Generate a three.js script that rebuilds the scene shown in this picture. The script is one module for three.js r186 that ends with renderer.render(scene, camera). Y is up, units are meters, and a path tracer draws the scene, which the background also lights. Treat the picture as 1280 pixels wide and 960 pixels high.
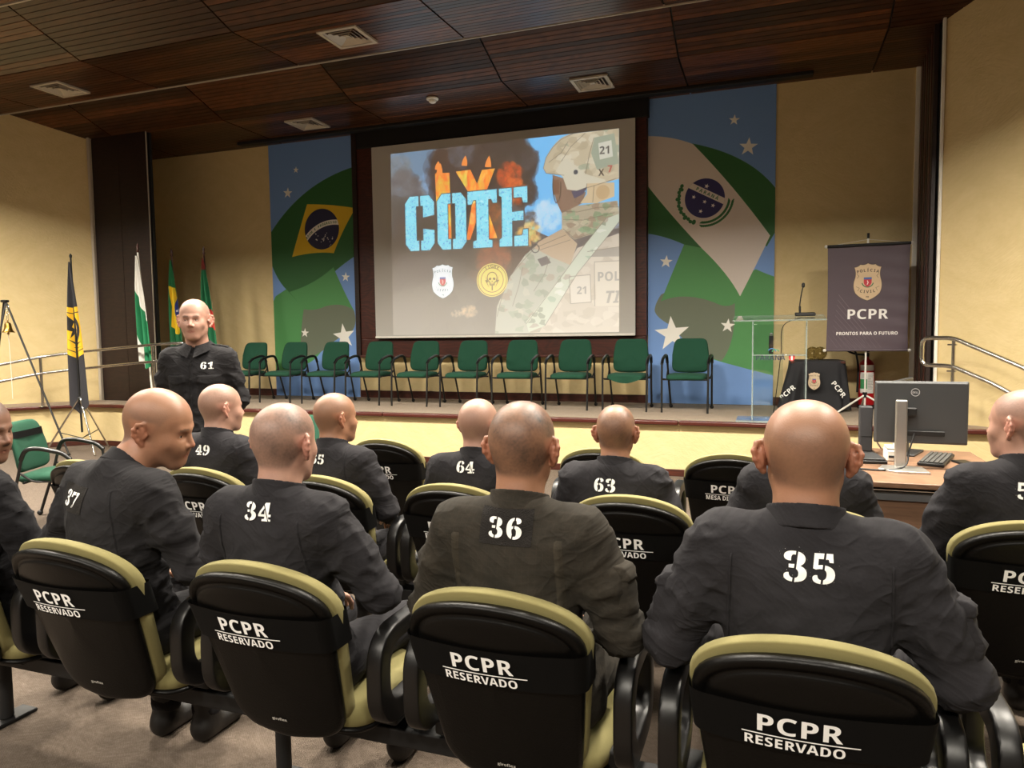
import * as THREE from 'three';
import { RectAreaLightUniformsLib } from 'three/addons/lights/RectAreaLightUniformsLib.js';
import { RoundedBoxGeometry } from 'three/addons/geometries/RoundedBoxGeometry.js';
import { mergeGeometries, toCreasedNormals } from 'three/addons/utils/BufferGeometryUtils.js';
import { ImprovedNoise } from 'three/addons/math/ImprovedNoise.js';

// ---------------------------------------------------------------- camera, lights, exposure
const scene = new THREE.Scene();
scene.background = new THREE.Color(0x000000);
const camera = new THREE.PerspectiveCamera(2 * Math.atan(480 / 900) * 180 / Math.PI, 1280 / 960, 0.05, 60);
camera.rotation.order = 'YXZ';
camera.position.set(0, 1.55, 0);
camera.rotation.set(-3.95 * Math.PI / 180, 19.8 * Math.PI / 180, -0.0125);
const renderer = new THREE.WebGLRenderer({ antialias: true });
renderer.toneMapping = THREE.LinearToneMapping;
renderer.toneMappingExposure = 1.16;
renderer.shadowMap.enabled = true;
RectAreaLightUniformsLib.init();

const LAMP_COLOR = new THREE.Color(1.0, 0.92, 0.79);
const LAMP_POWER = 230;              // radiance of the recessed ceiling panels
const BAFFLE = 0.2;                 // depth of the housing below the glowing panel
const LAMPS = [];                   // x, z of each recessed panel, over the audience
for (const [z, p] of [[-4.45, 1.55], [-2.1, 0.2], [2.4, 1.15]]) for (const x of [-10.4, -8.35, -6.25, -4.2, -2.1, 0.02, 2.1]) LAMPS.push([x, z < -4 && x === -6.25 ? -4.0 : z, p]);

// ---------------------------------------------------------------- helpers
let seed = 12345;
function rnd() { seed = (seed + 0x6D2B79F5) | 0; let t = Math.imul(seed ^ (seed >>> 15), 1 | seed); t = (t + Math.imul(t ^ (t >>> 7), 61 | t)) ^ t; return ((t ^ (t >>> 14)) >>> 0) / 4294967296; }
const perlin = new ImprovedNoise();
const noise = (x, y, z) => perlin.noise(x, y, z);
const V = (x, y, z) => new THREE.Vector3(x, y, z);
const clamp = (v, a, b) => Math.min(b, Math.max(a, v));
const lerp = (a, b, t) => a + (b - a) * t;
const sstep = (a, b, v) => { const t = clamp((v - a) / (b - a), 0, 1); return t * t * (3 - 2 * t); };
const usedNames = {};
function numbered(n) { const k = usedNames[n] = (usedNames[n] ?? -1) + 1; return k ? n + '_' + String(k).padStart(3, '0') : n; }
function shade(o) { o.castShadow = true; o.receiveShadow = true; return o; }
function obj(name, geo, material, parent) {
  const g = Array.isArray(geo) ? merge(geo) : geo;
  const m = shade(new THREE.Mesh(g, material));
  m.name = parent ? name : numbered(name);
  (parent || scene).add(m);
  return m;
}
function thing(name, label, category, pos = [0, 0, 0], turn = 0, group) {
  const o = new THREE.Group(); o.name = numbered(name); scene.add(o);
  o.position.set(...pos); o.rotation.y = turn;
  o.userData = { label, category }; if (group) o.userData.group = group;
  return o;
}
function tag(o, label, category, group) { Object.assign(o.userData, { label, category }); if (group) o.userData.group = group; return o; }
function struct(o, label, category) { o.userData.kind = 'structure'; if (label) o.userData.label = label; if (category) o.userData.category = category; return o; }
function sgroup(name, label, category) { const o = new THREE.Group(); o.name = numbered(name); scene.add(o); return struct(o, label, category); }
function copy(o, pos, turn, label, group) {
  const c = o.clone(); c.name = numbered(o.name.replace(/_\d\d\d$/, '')); c.userData = { ...o.userData }; scene.add(c);
  c.position.set(...pos); c.rotation.y = turn; if (label) c.userData.label = label; if (group) c.userData.group = group;
  return c;
}
function merge(list) {
  const ni = list.map(g => { const h = g.index ? g.toNonIndexed() : g; for (const k of Object.keys(h.attributes)) if (!['position', 'normal', 'uv', 'color'].includes(k)) h.deleteAttribute(k); return h; });
  const hasC = ni.some(g => g.attributes.color);
  for (const g of ni) {
    if (!g.attributes.uv) g.setAttribute('uv', new THREE.Float32BufferAttribute(new Float32Array(g.attributes.position.count * 2), 2));
    if (hasC && !g.attributes.color) g.setAttribute('color', new THREE.Float32BufferAttribute(new Float32Array(g.attributes.position.count * 3).fill(1), 3));
  }
  return mergeGeometries(ni);
}
function boxUV(g, s = 1) {      // uv in metres, by dominant normal axis
  const p = g.attributes.position, n = g.attributes.normal, u = new Float32Array(p.count * 2);
  for (let i = 0; i < p.count; i++) {
    const ax = Math.abs(n.getX(i)), ay = Math.abs(n.getY(i)), az = Math.abs(n.getZ(i));
    const x = p.getX(i), y = p.getY(i), z = p.getZ(i);
    if (ay >= ax && ay >= az) { u[2 * i] = x * s; u[2 * i + 1] = z * s; } else if (ax >= az) { u[2 * i] = z * s; u[2 * i + 1] = y * s; } else { u[2 * i] = x * s; u[2 * i + 1] = y * s; }
  }
  g.setAttribute('uv', new THREE.BufferAttribute(u, 2)); return g;
}
function bx(w, h, d, x = 0, y = 0, z = 0) { const g = new THREE.BoxGeometry(w, h, d); g.translate(x, y, z); return boxUV(g); }
function rbx(w, h, d, x = 0, y = 0, z = 0, r = 0.006, seg = 2) { const g = new RoundedBoxGeometry(w, h, d, seg, Math.min(r, w / 2.01, h / 2.01, d / 2.01)); g.translate(x, y, z); return boxUV(g); }
function span(x0, x1, y0, y1, z0, z1) { return bx(x1 - x0, y1 - y0, z1 - z0, (x0 + x1) / 2, (y0 + y1) / 2, (z0 + z1) / 2); }
function rod(a, b, r0, r1 = r0, seg = 12) {
  const A = V(...a), B = V(...b), d = B.clone().sub(A), g = new THREE.CylinderGeometry(r1, r0, d.length(), seg, 1);
  g.applyQuaternion(new THREE.Quaternion().setFromUnitVectors(V(0, 1, 0), d.clone().normalize()));
  g.translate((A.x + B.x) / 2, (A.y + B.y) / 2, (A.z + B.z) / 2); return g;
}
function tube(pts, r, seg = 40, rad = 10, tension = 0.5) { return new THREE.TubeGeometry(new THREE.CatmullRomCurve3(pts.map(p => V(...p)), false, 'catmullrom', tension), seg, r, rad, false); }
function bent(pts, r, fillet, rad = 10) {   // tube along a polyline with rounded corners
  const path = new THREE.CurvePath(); const P = pts.map(p => V(...p)); let prev = P[0];
  for (let i = 1; i < P.length - 1; i++) {
    const d0 = P[i - 1].clone().sub(P[i]), d1 = P[i + 1].clone().sub(P[i]); const f = Math.min(fillet, d0.length() * 0.49, d1.length() * 0.49);
    const a = P[i].clone().add(d0.normalize().multiplyScalar(f)), b = P[i].clone().add(d1.normalize().multiplyScalar(f));
    path.add(new THREE.LineCurve3(prev, a)); path.add(new THREE.QuadraticBezierCurve3(a, P[i], b)); prev = b;
  }
  path.add(new THREE.LineCurve3(prev, P[P.length - 1]));
  return new THREE.TubeGeometry(path, pts.length * 12, r, rad, false);
}
function lathe(pts, seg = 24) { return new THREE.LatheGeometry(pts.map(p => new THREE.Vector2(p[0], p[1])), seg); }
function extrude(shape, depth, bevel = 0.004, curveSegments = 12) { return toCreasedNormals(new THREE.ExtrudeGeometry(shape, { depth, bevelEnabled: bevel > 0, bevelSize: bevel, bevelThickness: bevel, bevelSegments: 3, curveSegments }), 0.7); }
function at(g, x, y, z, rx = 0, ry = 0, rz = 0) { g.applyMatrix4(new THREE.Matrix4().compose(V(x, y, z), new THREE.Quaternion().setFromEuler(new THREE.Euler(rx, ry, rz, 'YXZ')), V(1, 1, 1))); return g; }
function grid(nu, nv, f) {     // f(u,v) -> [x,y,z]; uv = (u,v)
  const pos = [], uv = [], idx = [];
  for (let j = 0; j <= nv; j++) for (let i = 0; i <= nu; i++) { const u = i / nu, v = j / nv; pos.push(...f(u, v)); uv.push(u, v); }
  for (let j = 0; j < nv; j++) for (let i = 0; i < nu; i++) { const a = j * (nu + 1) + i, b = a + 1, c = a + nu + 1, d = c + 1; idx.push(a, b, d, a, d, c); }
  const g = new THREE.BufferGeometry();
  g.setAttribute('position', new THREE.Float32BufferAttribute(pos, 3)); g.setAttribute('uv', new THREE.Float32BufferAttribute(uv, 2)); g.setIndex(idx); g.computeVertexNormals(); return g;
}
// ---------------------------------------------------------------- textures
function dataTex(w, h, fn, srgb = true, rep = 1) {
  const d = new Uint8Array(w * h * 4);
  for (let j = 0; j < h; j++) for (let i = 0; i < w; i++) { const c = fn(i / w, j / h, i, j); const k = (j * w + i) * 4; d[k] = clamp(c[0], 0, 255); d[k + 1] = clamp(c[1], 0, 255); d[k + 2] = clamp(c[2], 0, 255); d[k + 3] = 255; }
  const t = new THREE.DataTexture(d, w, h); t.wrapS = t.wrapT = THREE.RepeatWrapping; t.magFilter = THREE.LinearFilter; t.minFilter = THREE.LinearMipmapLinearFilter; t.generateMipmaps = true;
  if (srgb) t.colorSpace = THREE.SRGBColorSpace; t.repeat.set(rep, rep); t.needsUpdate = true; return t;
}
function canvasTex(w, h, draw) {
  const c = document.createElement('canvas'); c.width = w; c.height = h; const x = c.getContext('2d'); draw(x, w, h);
  const t = new THREE.CanvasTexture(c); t.colorSpace = THREE.SRGBColorSpace; t.anisotropy = 8; return t;
}
const tn = (u, v, f, s = 0) => {      // tileable noise
  const a = u * 2 * Math.PI, b = v * 2 * Math.PI, k = f / 6.2832;
  return noise(Math.cos(a) * k + s + 3.1, Math.sin(a) * k + Math.cos(b) * k * 1.7 + 7.7, Math.sin(b) * k + s * 0.7);
};
const M = {};
const std = (o) => new THREE.MeshStandardMaterial(o);
const phys = (o) => new THREE.MeshPhysicalMaterial(o);
{
  const plasterB = dataTex(256, 256, (u, v) => { const n = 128 + 60 * tn(u, v, 60) + 45 * tn(u, v, 20, 5) + 20 * tn(u, v, 110, 9); return [n, n, n]; }, false, 0.8);
  const plasterC = dataTex(256, 256, (u, v) => { const n = 4 * tn(u, v, 14, 2) + 3 * tn(u, v, 50, 4); return [210 + n, 189 + n, 140 + n * 1.2]; }, true, 0.4);
  M.wall = std({ map: plasterC, roughness: 0.85, bumpMap: plasterB, bumpScale: 0.004 });
  const carpetC = dataTex(256, 256, (u, v, i, j) => { const w = ((i >> 1) + (j >> 1)) % 2 ? 9 : -9; const n = w + 26 * (rnd() - 0.5) + 12 * tn(u, v, 20, 3); return [88 + n, 76 + n, 65 + n]; }, true, 2.2);
  const carpetS = dataTex(256, 256, (u, v, i, j) => { const n = 22 * (rnd() - 0.5) + 10 * tn(u, v, 20, 3); return [146 + n, 131 + n, 114 + n]; }, true, 2.2);
  const carpetB = dataTex(256, 256, (u, v, i, j) => { const w = ((i >> 1) + (j >> 1)) % 2 ? 60 : -30; const n = 128 + w + 70 * (rnd() - 0.5); return [n, n, n]; }, false, 2.2);
  M.carpet = std({ map: carpetC, roughness: 1, bumpMap: carpetB, bumpScale: 0.004 });
  M.stageCarpet = std({ map: carpetS, color: 0xffffff, roughness: 1, bumpMap: carpetB, bumpScale: 0.004 });
  const grain = (f, a) => (u, v) => { const q = tn(u, v, 6, 1) * 0.5; const n = Math.sin((v * 26 + q * 6 + tn(u, v, 3, 8) * 8) * 2) * 0.35 + noise(u * 3, v * 90, 4.2) * 0.9 + noise(u * 9, v * 240, 1.2) * 0.5; return f.map(c => c * (1 + a * n)); };
  M.ceilWood = phys({ specularIntensity: 0.6, map: dataTex(256, 512, grain([214, 190, 165], 0.22), true, 0.5), vertexColors: true, roughness: 0.34 });
  M.darkWood = std({ map: dataTex(256, 512, grain([66, 30, 20], 0.28), true, 1), roughness: 0.42 });
  M.panelWood = std({ map: dataTex(256, 512, grain([34, 19, 13], 0.3), true, 1), roughness: 0.5 });
  M.deskWood = std({ map: dataTex(256, 512, grain([116, 88, 68], 0.14), true, 1), roughness: 0.45 });
  M.mahogany = std({ color: 0x4a1f18, roughness: 0.3 });
  M.black = std({ color: 0x0a0909, roughness: 0.6 });
  M.blackGloss = std({ color: 0x0d0c0b, roughness: 0.34 });
  M.blackSoft = std({ color: 0x100f0e, roughness: 0.5 });
  M.trimGrey = std({ color: 0xb4aa9a, roughness: 0.4 });
  M.white = std({ color: 0xe8e4da, roughness: 0.5 });
  M.steel = std({ color: 0xc9c6c0, roughness: 0.22, metalness: 1 });
  M.alu = std({ color: 0xc4c2bd, roughness: 0.35, metalness: 0.9 });
  M.chrome = std({ color: 0xdad6d0, roughness: 0.15, metalness: 1 });
  M.bronze = std({ color: 0x7d6a38, roughness: 0.45, metalness: 0.8 });
  M.brass = std({ color: 0xb08a45, roughness: 0.3, metalness: 1 });
  const fab = dataTex(128, 128, (u, v, i, j) => { const n = 128 + ((i + j) % 2 ? 26 : -26) + 50 * (rnd() - 0.5); return [n, n, n]; }, false, 9);
  M.greenFabric = std({ color: 0x10402d, roughness: 0.95, bumpMap: fab, bumpScale: 0.0012 });
  M.olive = std({ color: 0x7f774b, roughness: 0.9, bumpMap: fab, bumpScale: 0.0012 });
  const lea = dataTex(128, 128, (u, v) => { const n = 128 + 90 * tn(u, v, 60, 4); return [n, n, n]; }, false, 5);
  M.shell = phys({ color: 0x080706, roughness: 0.4, specularIntensity: 0.4, bumpMap: lea, bumpScale: 0.0008 });
  M.arm = std({ color: 0x080707, roughness: 0.4 });
  M.band = phys({ color: 0x040404, roughness: 0.7, specularIntensity: 0.35 });
  M.acrylic = phys({ color: 0xf4f8f8, roughness: 0.03, transmission: 1, thickness: 0, ior: 1.49 });
  M.acrylicEdge = phys({ color: 0xe2eae8, roughness: 0.15, transmission: 0.8, thickness: 0 });
  M.plastic = std({ color: 0x2a2b2c, roughness: 0.5 });
  M.uniformBump = fab;
}

// ---------------------------------------------------------------- the room
const WALLZ = -9.75, STAGE = 0.6, NOSE = -7.78;
const LC = [-9.88, -8.43], RC = [1.59, -8.42];          // corners where the splayed side walls start
const LE = [-12.6, -5.71], RE = [4.9, -5.11];
const ROOMZ = 5.2, ROOF = 5.5;
// floor
struct(obj('floor', boxUV(span(LE[0] - 0.3, RE[0] + 0.3, -0.15, 0, WALLZ - 0.2, ROOMZ + 0.2)), M.carpet), 'brown woven carpet floor under the seat rows', 'floor');
// walls (thick)
function wallSeg(name, a, b, label, out, material = M.wall, y0 = 0, y1 = ROOF) {    // vertical wall between plan points; out = outward thickness vector
  const t = 0.2, s = new THREE.Shape([new THREE.Vector2(a[0], -a[1]), new THREE.Vector2(b[0], -b[1]), new THREE.Vector2(b[0] + out[0] * t, -(b[1] + out[1] * t)), new THREE.Vector2(a[0] + out[0] * t, -(a[1] + out[1] * t))]);
  const g = new THREE.ExtrudeGeometry(s, { depth: y1 - y0, bevelEnabled: false }); g.rotateX(-Math.PI / 2); g.translate(0, y0, 0); g.computeVertexNormals();
  const len = Math.hypot(b[0] - a[0], b[1] - a[1]), dx = (b[0] - a[0]) / len, dz = (b[1] - a[1]) / len, p = g.attributes.position, u = new Float32Array(p.count * 2);
  for (let i = 0; i < p.count; i++) { u[2 * i] = (p.getX(i) - a[0]) * dx + (p.getZ(i) - a[1]) * dz; u[2 * i + 1] = p.getY(i); }
  g.setAttribute('uv', new THREE.BufferAttribute(u, 2));
  return struct(obj(name, g, material), label, 'wall');
}
wallSeg('wall_back', [-10.6, WALLZ], [1.68, WALLZ], 'cream plaster wall behind the stage', [0, -1]);
wallSeg('wall_wing', [-10.5, WALLZ], [-9.86, -8.5], 'cream wall return behind the dark wood panel', [-1, 0]);
wallSeg('wall_left', LC, LE, 'cream splayed wall beside the dark wood panel and bell stand', [-0.707, -0.707]);
wallSeg('wall_right', RC, RE, 'cream splayed wall beside the slatted column and steel handrail', [0.707, -0.707]);
wallSeg('wall_side_left', LE, [LE[0], ROOMZ], 'dark wood wall along the left of the seats', [-1, 0], M.panelWood);
wallSeg('wall_side_right', RE, [RE[0], ROOMZ], 'dark wood wall along the right of the seats', [1, 0], M.panelWood);
wallSeg('wall_rear', [LE[0], ROOMZ], [RE[0], ROOMZ], 'dark wood wall behind the audience', [0, 1], M.panelWood);
{ // dark wood panel at the left of the stage, with pale trims and the return behind it
  const d = sgroup('door_1', 'tall dark wood panel door beside the left splayed wall', 'door');
  obj('panel', span(-9.82, -9.30, STAGE, 4.9, -8.47, -8.42), M.panelWood, d);
  obj('panel', span(-9.293, -8.76, STAGE, 4.9, -8.47, -8.42), M.panelWood, d);
  obj('backing', span(-9.9, -8.74, STAGE, 4.9, -8.52, -8.47), M.black, d);
  struct(obj('trim_1', rbx(0.05, 4.3, 0.05, -9.855, STAGE + 2.15, -8.40, 0.008), M.trimGrey), 'pale metal trim strip on the left edge of the dark panel', 'trim');
  struct(obj('trim_2', rbx(0.008, 4.2, 0.02, -8.75, STAGE + 2.1, -8.43, 0.006), M.trimGrey), 'thin pale trim strip on the right edge of the dark panel', 'trim');
}
{ // slatted return at the right of the stage
  const d = sgroup('wall_slatted', 'dark slatted wood column between back wall and right splayed wall', 'column');
  const ax = 1.66, az = -9.74, bxx = 1.56, bz = -8.44, n = 6;
  obj('backing', (() => { const g = new THREE.BoxGeometry(0.05, 4.4, 1.32); return at(g, 1.66, STAGE + 2.2, -9.09, 0, Math.atan2(bxx - ax, bz - az), 0); })(), M.black, d);
  for (let i = 0; i < n; i++) { const t = (i + 0.5) / n; obj('slat', at(boxUV(new RoundedBoxGeometry(0.045, 4.3, 0.13, 1, 0.008)), lerp(ax, bxx, t) - 0.025, STAGE + 2.15, lerp(az, bz, t), 0, Math.atan2(bxx - ax, bz - az), 0), i % 2 ? M.panelWood : M.darkWood, d); }
  struct(obj('trim_3', rbx(0.05, 4.2, 0.03, 1.585, STAGE + 2.1, -9.735, 0.006), M.white), 'pale trim strip at the right end of the back wall', 'trim');
  struct(obj('trim_4', rbx(0.03, 4.3, 0.04, 1.585, STAGE + 2.15, -8.40, 0.008), M.white), 'white trim strip on the near edge of the slatted column', 'trim');
}
// stage
{
  const s = sgroup('stage_platform', 'carpeted stage platform with cream front and mahogany nosing', 'stage');
  const bendL = [-9.44, NOSE], endL = [-11.2, NOSE + 1.76], endR = [4.0, NOSE + 0.0];
  const plan = (off) => [[-11.9, -7.2], [endL[0] - off * 0.7, endL[1] - off * 0.7], [bendL[0] - off * 0.4, bendL[1] - off], [2.25, NOSE - off], [1.7, -8.5], [1.7, WALLZ], [-9.95, WALLZ], [-10, -8.4]];
  const solid = (off, y0, y1, m, name) => {
    const sh = new THREE.Shape(plan(off).map(p => new THREE.Vector2(p[0], -p[1]))); const g = new THREE.ExtrudeGeometry(sh, { depth: y1 - y0, bevelEnabled: false }); g.rotateX(-Math.PI / 2); g.translate(0, y0, 0); return obj(name, boxUV(g), m, s);
  };
  solid(0.05, 0, STAGE - 0.012, M.wall, 'riser_wall');
  solid(0.03, STAGE - 0.012, STAGE, M.stageCarpet, 'stage_carpet');
  const nose = (a, b) => { const d = V(b[0] - a[0], 0, b[1] - a[1]), l = d.length(); return at(rbx(l, 0.05, 0.075, 0, 0, 0, 0.016, 3), (a[0] + b[0]) / 2, STAGE - 0.018, (a[1] + b[1]) / 2 - 0.02, 0, Math.atan2(-d.z, d.x), 0); };
  const cuts = [-9.44, -7.9, -6.2, -4.5, -2.9, -0.92, 0.9, 2.25];
  for (let i = 0; i < cuts.length - 1; i++) obj('nosing', nose([cuts[i] + 0.004, NOSE], [cuts[i + 1] - 0.004, NOSE]), M.mahogany, s);
  obj('nosing', nose(endL, bendL), M.mahogany, s);
  const base = (a, b) => { const d = V(b[0] - a[0], 0, b[1] - a[1]), l = d.length(); return at(rbx(l, 0.075, 0.02, 0, 0, 0, 0.005), (a[0] + b[0]) / 2, 0.0375, (a[1] + b[1]) / 2 - 0.045, 0, Math.atan2(-d.z, d.x), 0); };
  obj('skirting', base(bendL, [2.25, NOSE]), M.darkWood, s); obj('skirting', base(endL, bendL), M.darkWood, s);
  struct(obj('baseboard_back', span(-8.73, 1.6, STAGE, STAGE + 0.11, WALLZ, WALLZ + 0.02), M.darkWood), 'dark wood baseboard along the back wall of the stage', 'baseboard');
}
// ceiling: saw-tooth bays of slatted wood panels
{
  const c = sgroup('ceiling', 'dark slatted wood ceiling of stepped sloping panels', 'ceiling');
  obj('ceiling_slab', span(LE[0] - 0.3, RE[0] + 0.3, ROOF, ROOF + 0.15, WALLZ - 0.2, ROOMZ + 0.2), M.black, c);
  const bays = [[-7.28, 5.03, -8.42, 4.61, -9.74, 4.6]];
  for (let k = 0; k < 6; k++) { const o = 2.31 * k; bays.push([-4.97 + o, 5.07, -6.18 + o, 4.66, -7.28 + o, 4.70]); }
  const seams = []; for (let j = -6; j <= 2; j++) seams.push(1.09 + 2.1 * j);
  const slatW = 0.062, gap = 0.007, gapB = 0.02;
  const facet = (x0, x1, z0, y0, z1, y1, tone) => {
    const len = Math.hypot(z1 - z0, y1 - y0), n = Math.max(1, Math.round(len / (slatW + gap))), w = len / n, ang = Math.atan2(y0 - y1, z0 - z1), list = [];
    let cur = rnd();
    for (let i = 0; i < n; i++) {
      if (rnd() < 0.6) cur = rnd();
      const t = (i + 0.5) / n, g = bx(x1 - x0 - gapB, 0.016, w - gap);
      const v = 0.3 + 1.1 * cur * cur + tone, col = [0.118 * v, 0.052 * v, 0.023 * v], cc = new Float32Array(g.attributes.position.count * 3);
      for (let q = 0; q < cc.length; q += 3) { cc[q] = col[0]; cc[q + 1] = col[1]; cc[q + 2] = col[2]; }
      g.setAttribute('color', new THREE.BufferAttribute(cc, 3));
      const uo = rnd() * 7, uvA = g.attributes.uv; for (let q = 0; q < uvA.count; q++) uvA.setXY(q, uvA.getX(q) + uo, uvA.getY(q) + uo * 1.7 + i * 0.37);
      list.push(at(g, (x0 + x1) / 2, lerp(y0, y1, t) + 0.008, lerp(z0, z1, t), -ang, 0, 0));
    }
    const m = obj('panel', list, M.ceilWood, c);
    return m;
  };
  for (const b of bays) {
    for (let j = 0; j < seams.length - 1; j++) {
      const x0 = seams[j], x1 = seams[j + 1];
      facet(x0, x1, b[0], b[1], b[2] + 0.004, b[3], 0.0); facet(x0, x1, b[2] - 0.004, b[3], b[4], b[5], 0.1);
    }
    // backing boards above the slats and the riser that closes the step
    const xs = [LE[0] - 0.1, RE[0] + 0.1], sl = (z0, y0, z1, y1) => { const l = Math.hypot(z1 - z0, y1 - y0); return at(bx(xs[1] - xs[0], 0.02, l), (xs[0] + xs[1]) / 2, (y0 + y1) / 2 + 0.035, (z0 + z1) / 2, -Math.atan2(y0 - y1, z0 - z1), 0, 0); };
    obj('backing_board', [sl(b[0], b[1], b[2], b[3]), sl(b[2], b[3], b[4], b[5])], M.black, c);
    if (b[4] > -9) {
      obj('riser', span(xs[0], xs[1], b[5] + 0.02, 5.12, b[4] - 0.02, b[4]), M.black, c);
      obj('edge_strip', span(LE[0], RE[0], b[5] - 0.006, b[5] + 0.03, b[4] - 0.034, b[4] - 0.018), M.trimGrey, c);
    }
  }
}
// recessed light panels over the audience
{
  const glow = std({ color: 0x222222, emissive: LAMP_COLOR, emissiveIntensity: 6, roughness: 0.6 });
  for (const [x, z, power] of LAMPS) {      // dark square housings with a baffle, the glowing panel set back inside
    const k = thing('ceiling_light', 'square black downlight housing on the wood ceiling over the seats', 'ceiling light', [x, 4.66, z], 0, 'ceiling downlights over the seats');
    for (const [w, d, px, pz] of [[0.66, 0.03, 0, 0.315], [0.66, 0.03, 0, -0.315], [0.03, 0.6, 0.315, 0], [0.03, 0.6, -0.315, 0]]) obj('baffle', bx(w, BAFFLE, d, px, -BAFFLE / 2, pz), M.black, k);
    obj('diffuser', bx(0.6, 0.01, 0.6, 0, -0.006, 0), glow, k);
    const l = new THREE.RectAreaLight(LAMP_COLOR, LAMP_POWER * power, 0.58, 0.58); l.position.set(0, -0.02, 0); l.rotation.x = -Math.PI / 2; l.name = 'panel_light'; k.add(l);
  }
}
// air vents, smoke detector
function vent(x, y, z, label) {
  const k = thing('ceiling_vent', label, 'vent', [x, y, z], 0, 'square air vents in the ceiling');
  obj('frame', [bx(0.46, 0.022, 0.04, 0, 0, 0.21), bx(0.46, 0.022, 0.04, 0, 0, -0.21), bx(0.04, 0.022, 0.38, 0.21, 0, 0), bx(0.04, 0.022, 0.38, -0.21, 0, 0)], M.trimGrey, k);
  for (let i = 0; i < 4; i++) {
    const s = 0.36 - i * 0.085, f = (rot) => at(bx(s, 0.004, 0.035, 0, 0, 0), 0, 0, 0).rotateX(0.7).translate(0, 0.006 - i * 0.002, s / 2).rotateY(rot);
    obj('louver', [0, 1, 2, 3].map(q => f(q * Math.PI / 2)), M.trimGrey, k);
  }
  obj('core', bx(0.06, 0.006, 0.06, 0, 0, 0), M.trimGrey, k);
}
vent(-4.2, 4.668, -6.73, 'square metal air vent in the near slatted ceiling bay, above the screen lettering');
vent(-8.38, 4.668, -6.78, 'square metal air vent in the ceiling above the left splayed wall');
vent(-6.3, 4.595, -8.97, 'square metal air vent in the ceiling above the green and yellow banner');
vent(-2.09, 4.595, -8.84, 'square metal air vent in the ceiling above the soldier on the screen');
{
  const k = thing('smoke_detector', 'round white smoke detector on the ceiling above the screen', 'smoke detector', [-4.15, 4.596, -8.63]);
  obj('base', lathe([[0, 0.01], [0.075, 0.01], [0.08, 0], [0.075, -0.015], [0.055, -0.022]]), M.white, k);
  obj('sensor_cap', lathe([[0.05, -0.02], [0.045, -0.045], [0.03, -0.055], [0, -0.058]]), M.white, k);
}
// ---------------------------------------------------------------- stage wall: banners, screen
function star(x, cx, cy, r, rot = 0, fill = '#f2efe6') { x.save(); x.translate(cx, cy); x.rotate(rot); x.beginPath(); for (let i = 0; i < 10; i++) { const a = -Math.PI / 2 + i * Math.PI / 5, q = i % 2 ? r * 0.4 : r; x.lineTo(Math.cos(a) * q, Math.sin(a) * q); } x.closePath(); x.fillStyle = fill; x.fill(); x.restore(); }
function poly(x, W, H, pts, fill) {   // pts: [u,v] straight, [cu,cv,u,v] quadratic
  x.beginPath(); pts.forEach((p, i) => { if (!i) x.moveTo(p[0] * W, p[1] * H); else if (p.length === 2) x.lineTo(p[0] * W, p[1] * H); else if (p.length === 4) x.quadraticCurveTo(p[0] * W, p[1] * H, p[2] * W, p[3] * H); });
  x.closePath(); x.fillStyle = fill; x.fill();
}
function arcText(x, text, cx, cy, r, a0, step, font, fill, flip = false) {
  x.save(); x.font = font; x.fillStyle = fill; x.textAlign = 'center'; x.textBaseline = 'middle';
  [...text].forEach((ch, i) => { const a = a0 + i * step * (flip ? -1 : 1); x.save(); x.translate(cx + Math.cos(a) * r, cy + Math.sin(a) * r); x.rotate(a + (flip ? -Math.PI / 2 : Math.PI / 2)); x.fillText(ch, 0, 0); x.restore(); });
  x.restore();
}
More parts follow.
